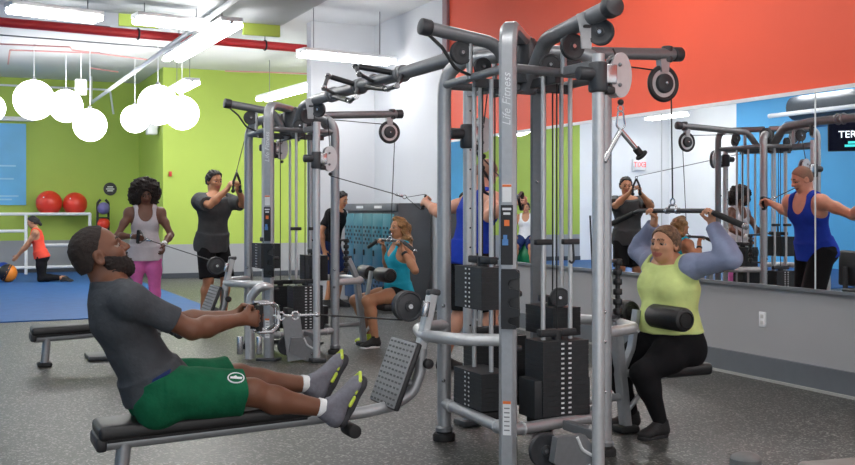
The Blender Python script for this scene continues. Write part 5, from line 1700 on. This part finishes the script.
# ---------------------------------------------------------------- man by the lockers
def lockerman():
    p = Person((-1.33, 14.35), (.95, -.31), 'dark haired person in black tee standing by the lockers, half hidden by the farther tower', 1.62, .95, .0078, SK_OLIVE)
    p.pose((0, 0, .84), (0, .22, 1), wrists=[(.26, .02, .80), (-.24, .02, .80)], elbows=[(1, -.9, 0), (-1, -.9, 0)],
           ankles=[(.12, 0, .085), (-.12, .05, .085)], knees=[(0, 1, 0), (0, 1, 0)], hface=(.1, .95, -.3))
    p.body([((0, .2, -1), (-.9, .2, 0), .4, .4), ((0, .2, -1), (.9, .2, 0), .4, .4)], lips=LIPS_P)
    p.hair_cap(MATS['hair_black'], .014, 'hair', -.05, .066, .086, .82, -.57, .007, None, 90)
    p.tee(BLK, 't_shirt', .015, .7, -.05)
    p.shorts(NAVY, 'shorts', .02, .95, .03, .2)
    p.shoes(SHOE_B, SOLE_D)
lockerman()

# ---------------------------------------------------------------- kneeling woman with ball
def kneel():
    p = Person((-7.12, 19.3), (-.98, -.2), 'dark haired person in coral top and black leggings kneeling on the blue mat', 1.64, .95, .0085, SK_OLIVE, True)
    p.pose((0, -.02, .47), (0, .20, .98), wrists=[(.10, .50, .36), (-.10, .48, .36)], elbows=[(.6, -.5, .2), (-.6, -.5, .2)],
           ankles=[(.10, -.42, .08), (-.10, -.42, .08)], knees=[(.03, .5, -1), (-.03, .5, -1)], feet=[(0, -1, -.1), (0, -1, -.1)], hface=(0, .93, -.36))
    p.body([((0, .6, -.7), (-.8, 0, 0), .5, .4), ((0, .6, -.7), (.8, 0, 0), .5, .4)], lips=LIPS_P)
    def tail(B):
        B.cone(p.hp(0, -.10, .0), p.hp(0, -.13, -.10), .04, .03, .02)
    p.hair_cap(MATS['hair_black'], .012, 'hair', -.12, .066, .086, .82, -.57, .003, tail)
    p.tank(CORAL, 'tank_top', .011, -.05)
    p.leggings(BLK, 'leggings', .005, .15, .85)
    p.shoes(SHOE_B, SOLE_D)
    return p
kn = kneel()
for i in (0, 1): pass
q = l2w(kn, np.array([0, .56, 0]))
c = V((q.x, q.y, .014 + .165))
t = thing('medicine_ball', V((c.x, c.y, .014)), 'orange and black ball on the mat under the hands of the kneeling person', 'ball')
b = MB(); b.ball(c, .165, 26, 16); b.build('shell', mat('orange_ball', C(240, 140, 40), .45, 0, .06, 8), t)
b = MB(); b.lathe(c, V((-1, -.35, .5)), [(.06, .157), (.10, .1335), (.135, .10), (.16, .05), (.1665, .0), (.1665, -.01), (.155, -.01)], 26); b.build('black_panel', BLACK, t)

# ---------------------------------------------------------------- man on the green ball, seen in the mirror
def ballman():
    x, y = -9.05, 18.9
    x, y = -8.97, 18.85
    p = Person((x, y), (.9, -.43), 'dark haired person in white sleeveless top sitting on a green ball, seen in the mirror', 1.76, 1.0, .009, SK_OLIVE)
    p.pose((0, 0, .68), (0, .05, 1), wrists=[(.2, .3, .75), (-.2, .3, .75)], elbows=[(1, -.3, -.6), (-1, -.3, -.6)],
           ankles=[(.2, .42, .09), (-.2, .42, .09)], knees=[(.1, 1, .4), (-.1, 1, .4)])
    p.body([((0, .8, -.3), (0, 0, -1), .5, .4), ((0, .8, -.3), (0, 0, -1), .5, .4)], lips=LIPS_P)
    p.hair_cap(MATS['hair_black'], .014, 'hair', -.05, .066, .086, .82, -.57, .007, None, 90)
    p.tank(SOCK, 'tank_top', .012, .0)
    p.shorts(NAVY, 'shorts', .02, .95, .03, .2)
    p.shoes(SHOE_B, SOLE_D)
    c = V((x, y, .014 + .30)) - V((.9, -.43, 0)) * .04
    t = thing('exercise_ball', V((c.x, c.y, .014)), 'green exercise ball under the person in the white sleeveless top', 'ball')
    b = MB(); b.ball(c, .30, 30, 18); b.build('shell', mat('green_ball', C(30, 130, 80), .4, 0, .06, 6), t)
ballman()
# ================================================================ camera + light
cam = bpy.data.cameras.new('camera'); co = bpy.data.objects.new('camera', cam); COL.objects.link(co)
co.location = (0, 0, CH); co.rotation_euler = (PI / 2, 0, 0)
cam.sensor_width = 36; cam.lens = 36 * 1050 / 855
cam.shift_y = -22.5 / 855
cam.clip_end = 100
SC.camera = co
w = bpy.data.worlds.new('world'); SC.world = w; w.use_nodes = True
w.node_tree.nodes['Background'].inputs['Color'].default_value = (1, 1, 1, 1)
w.node_tree.nodes['Background'].inputs['Strength'].default_value = 1.0
SC.view_settings.view_transform = 'Standard'
SC.view_settings.look = 'None'
SC.view_settings.exposure = 0.80
SC.view_settings.gamma = 1.0
SC.view_settings.use_curve_mapping = False
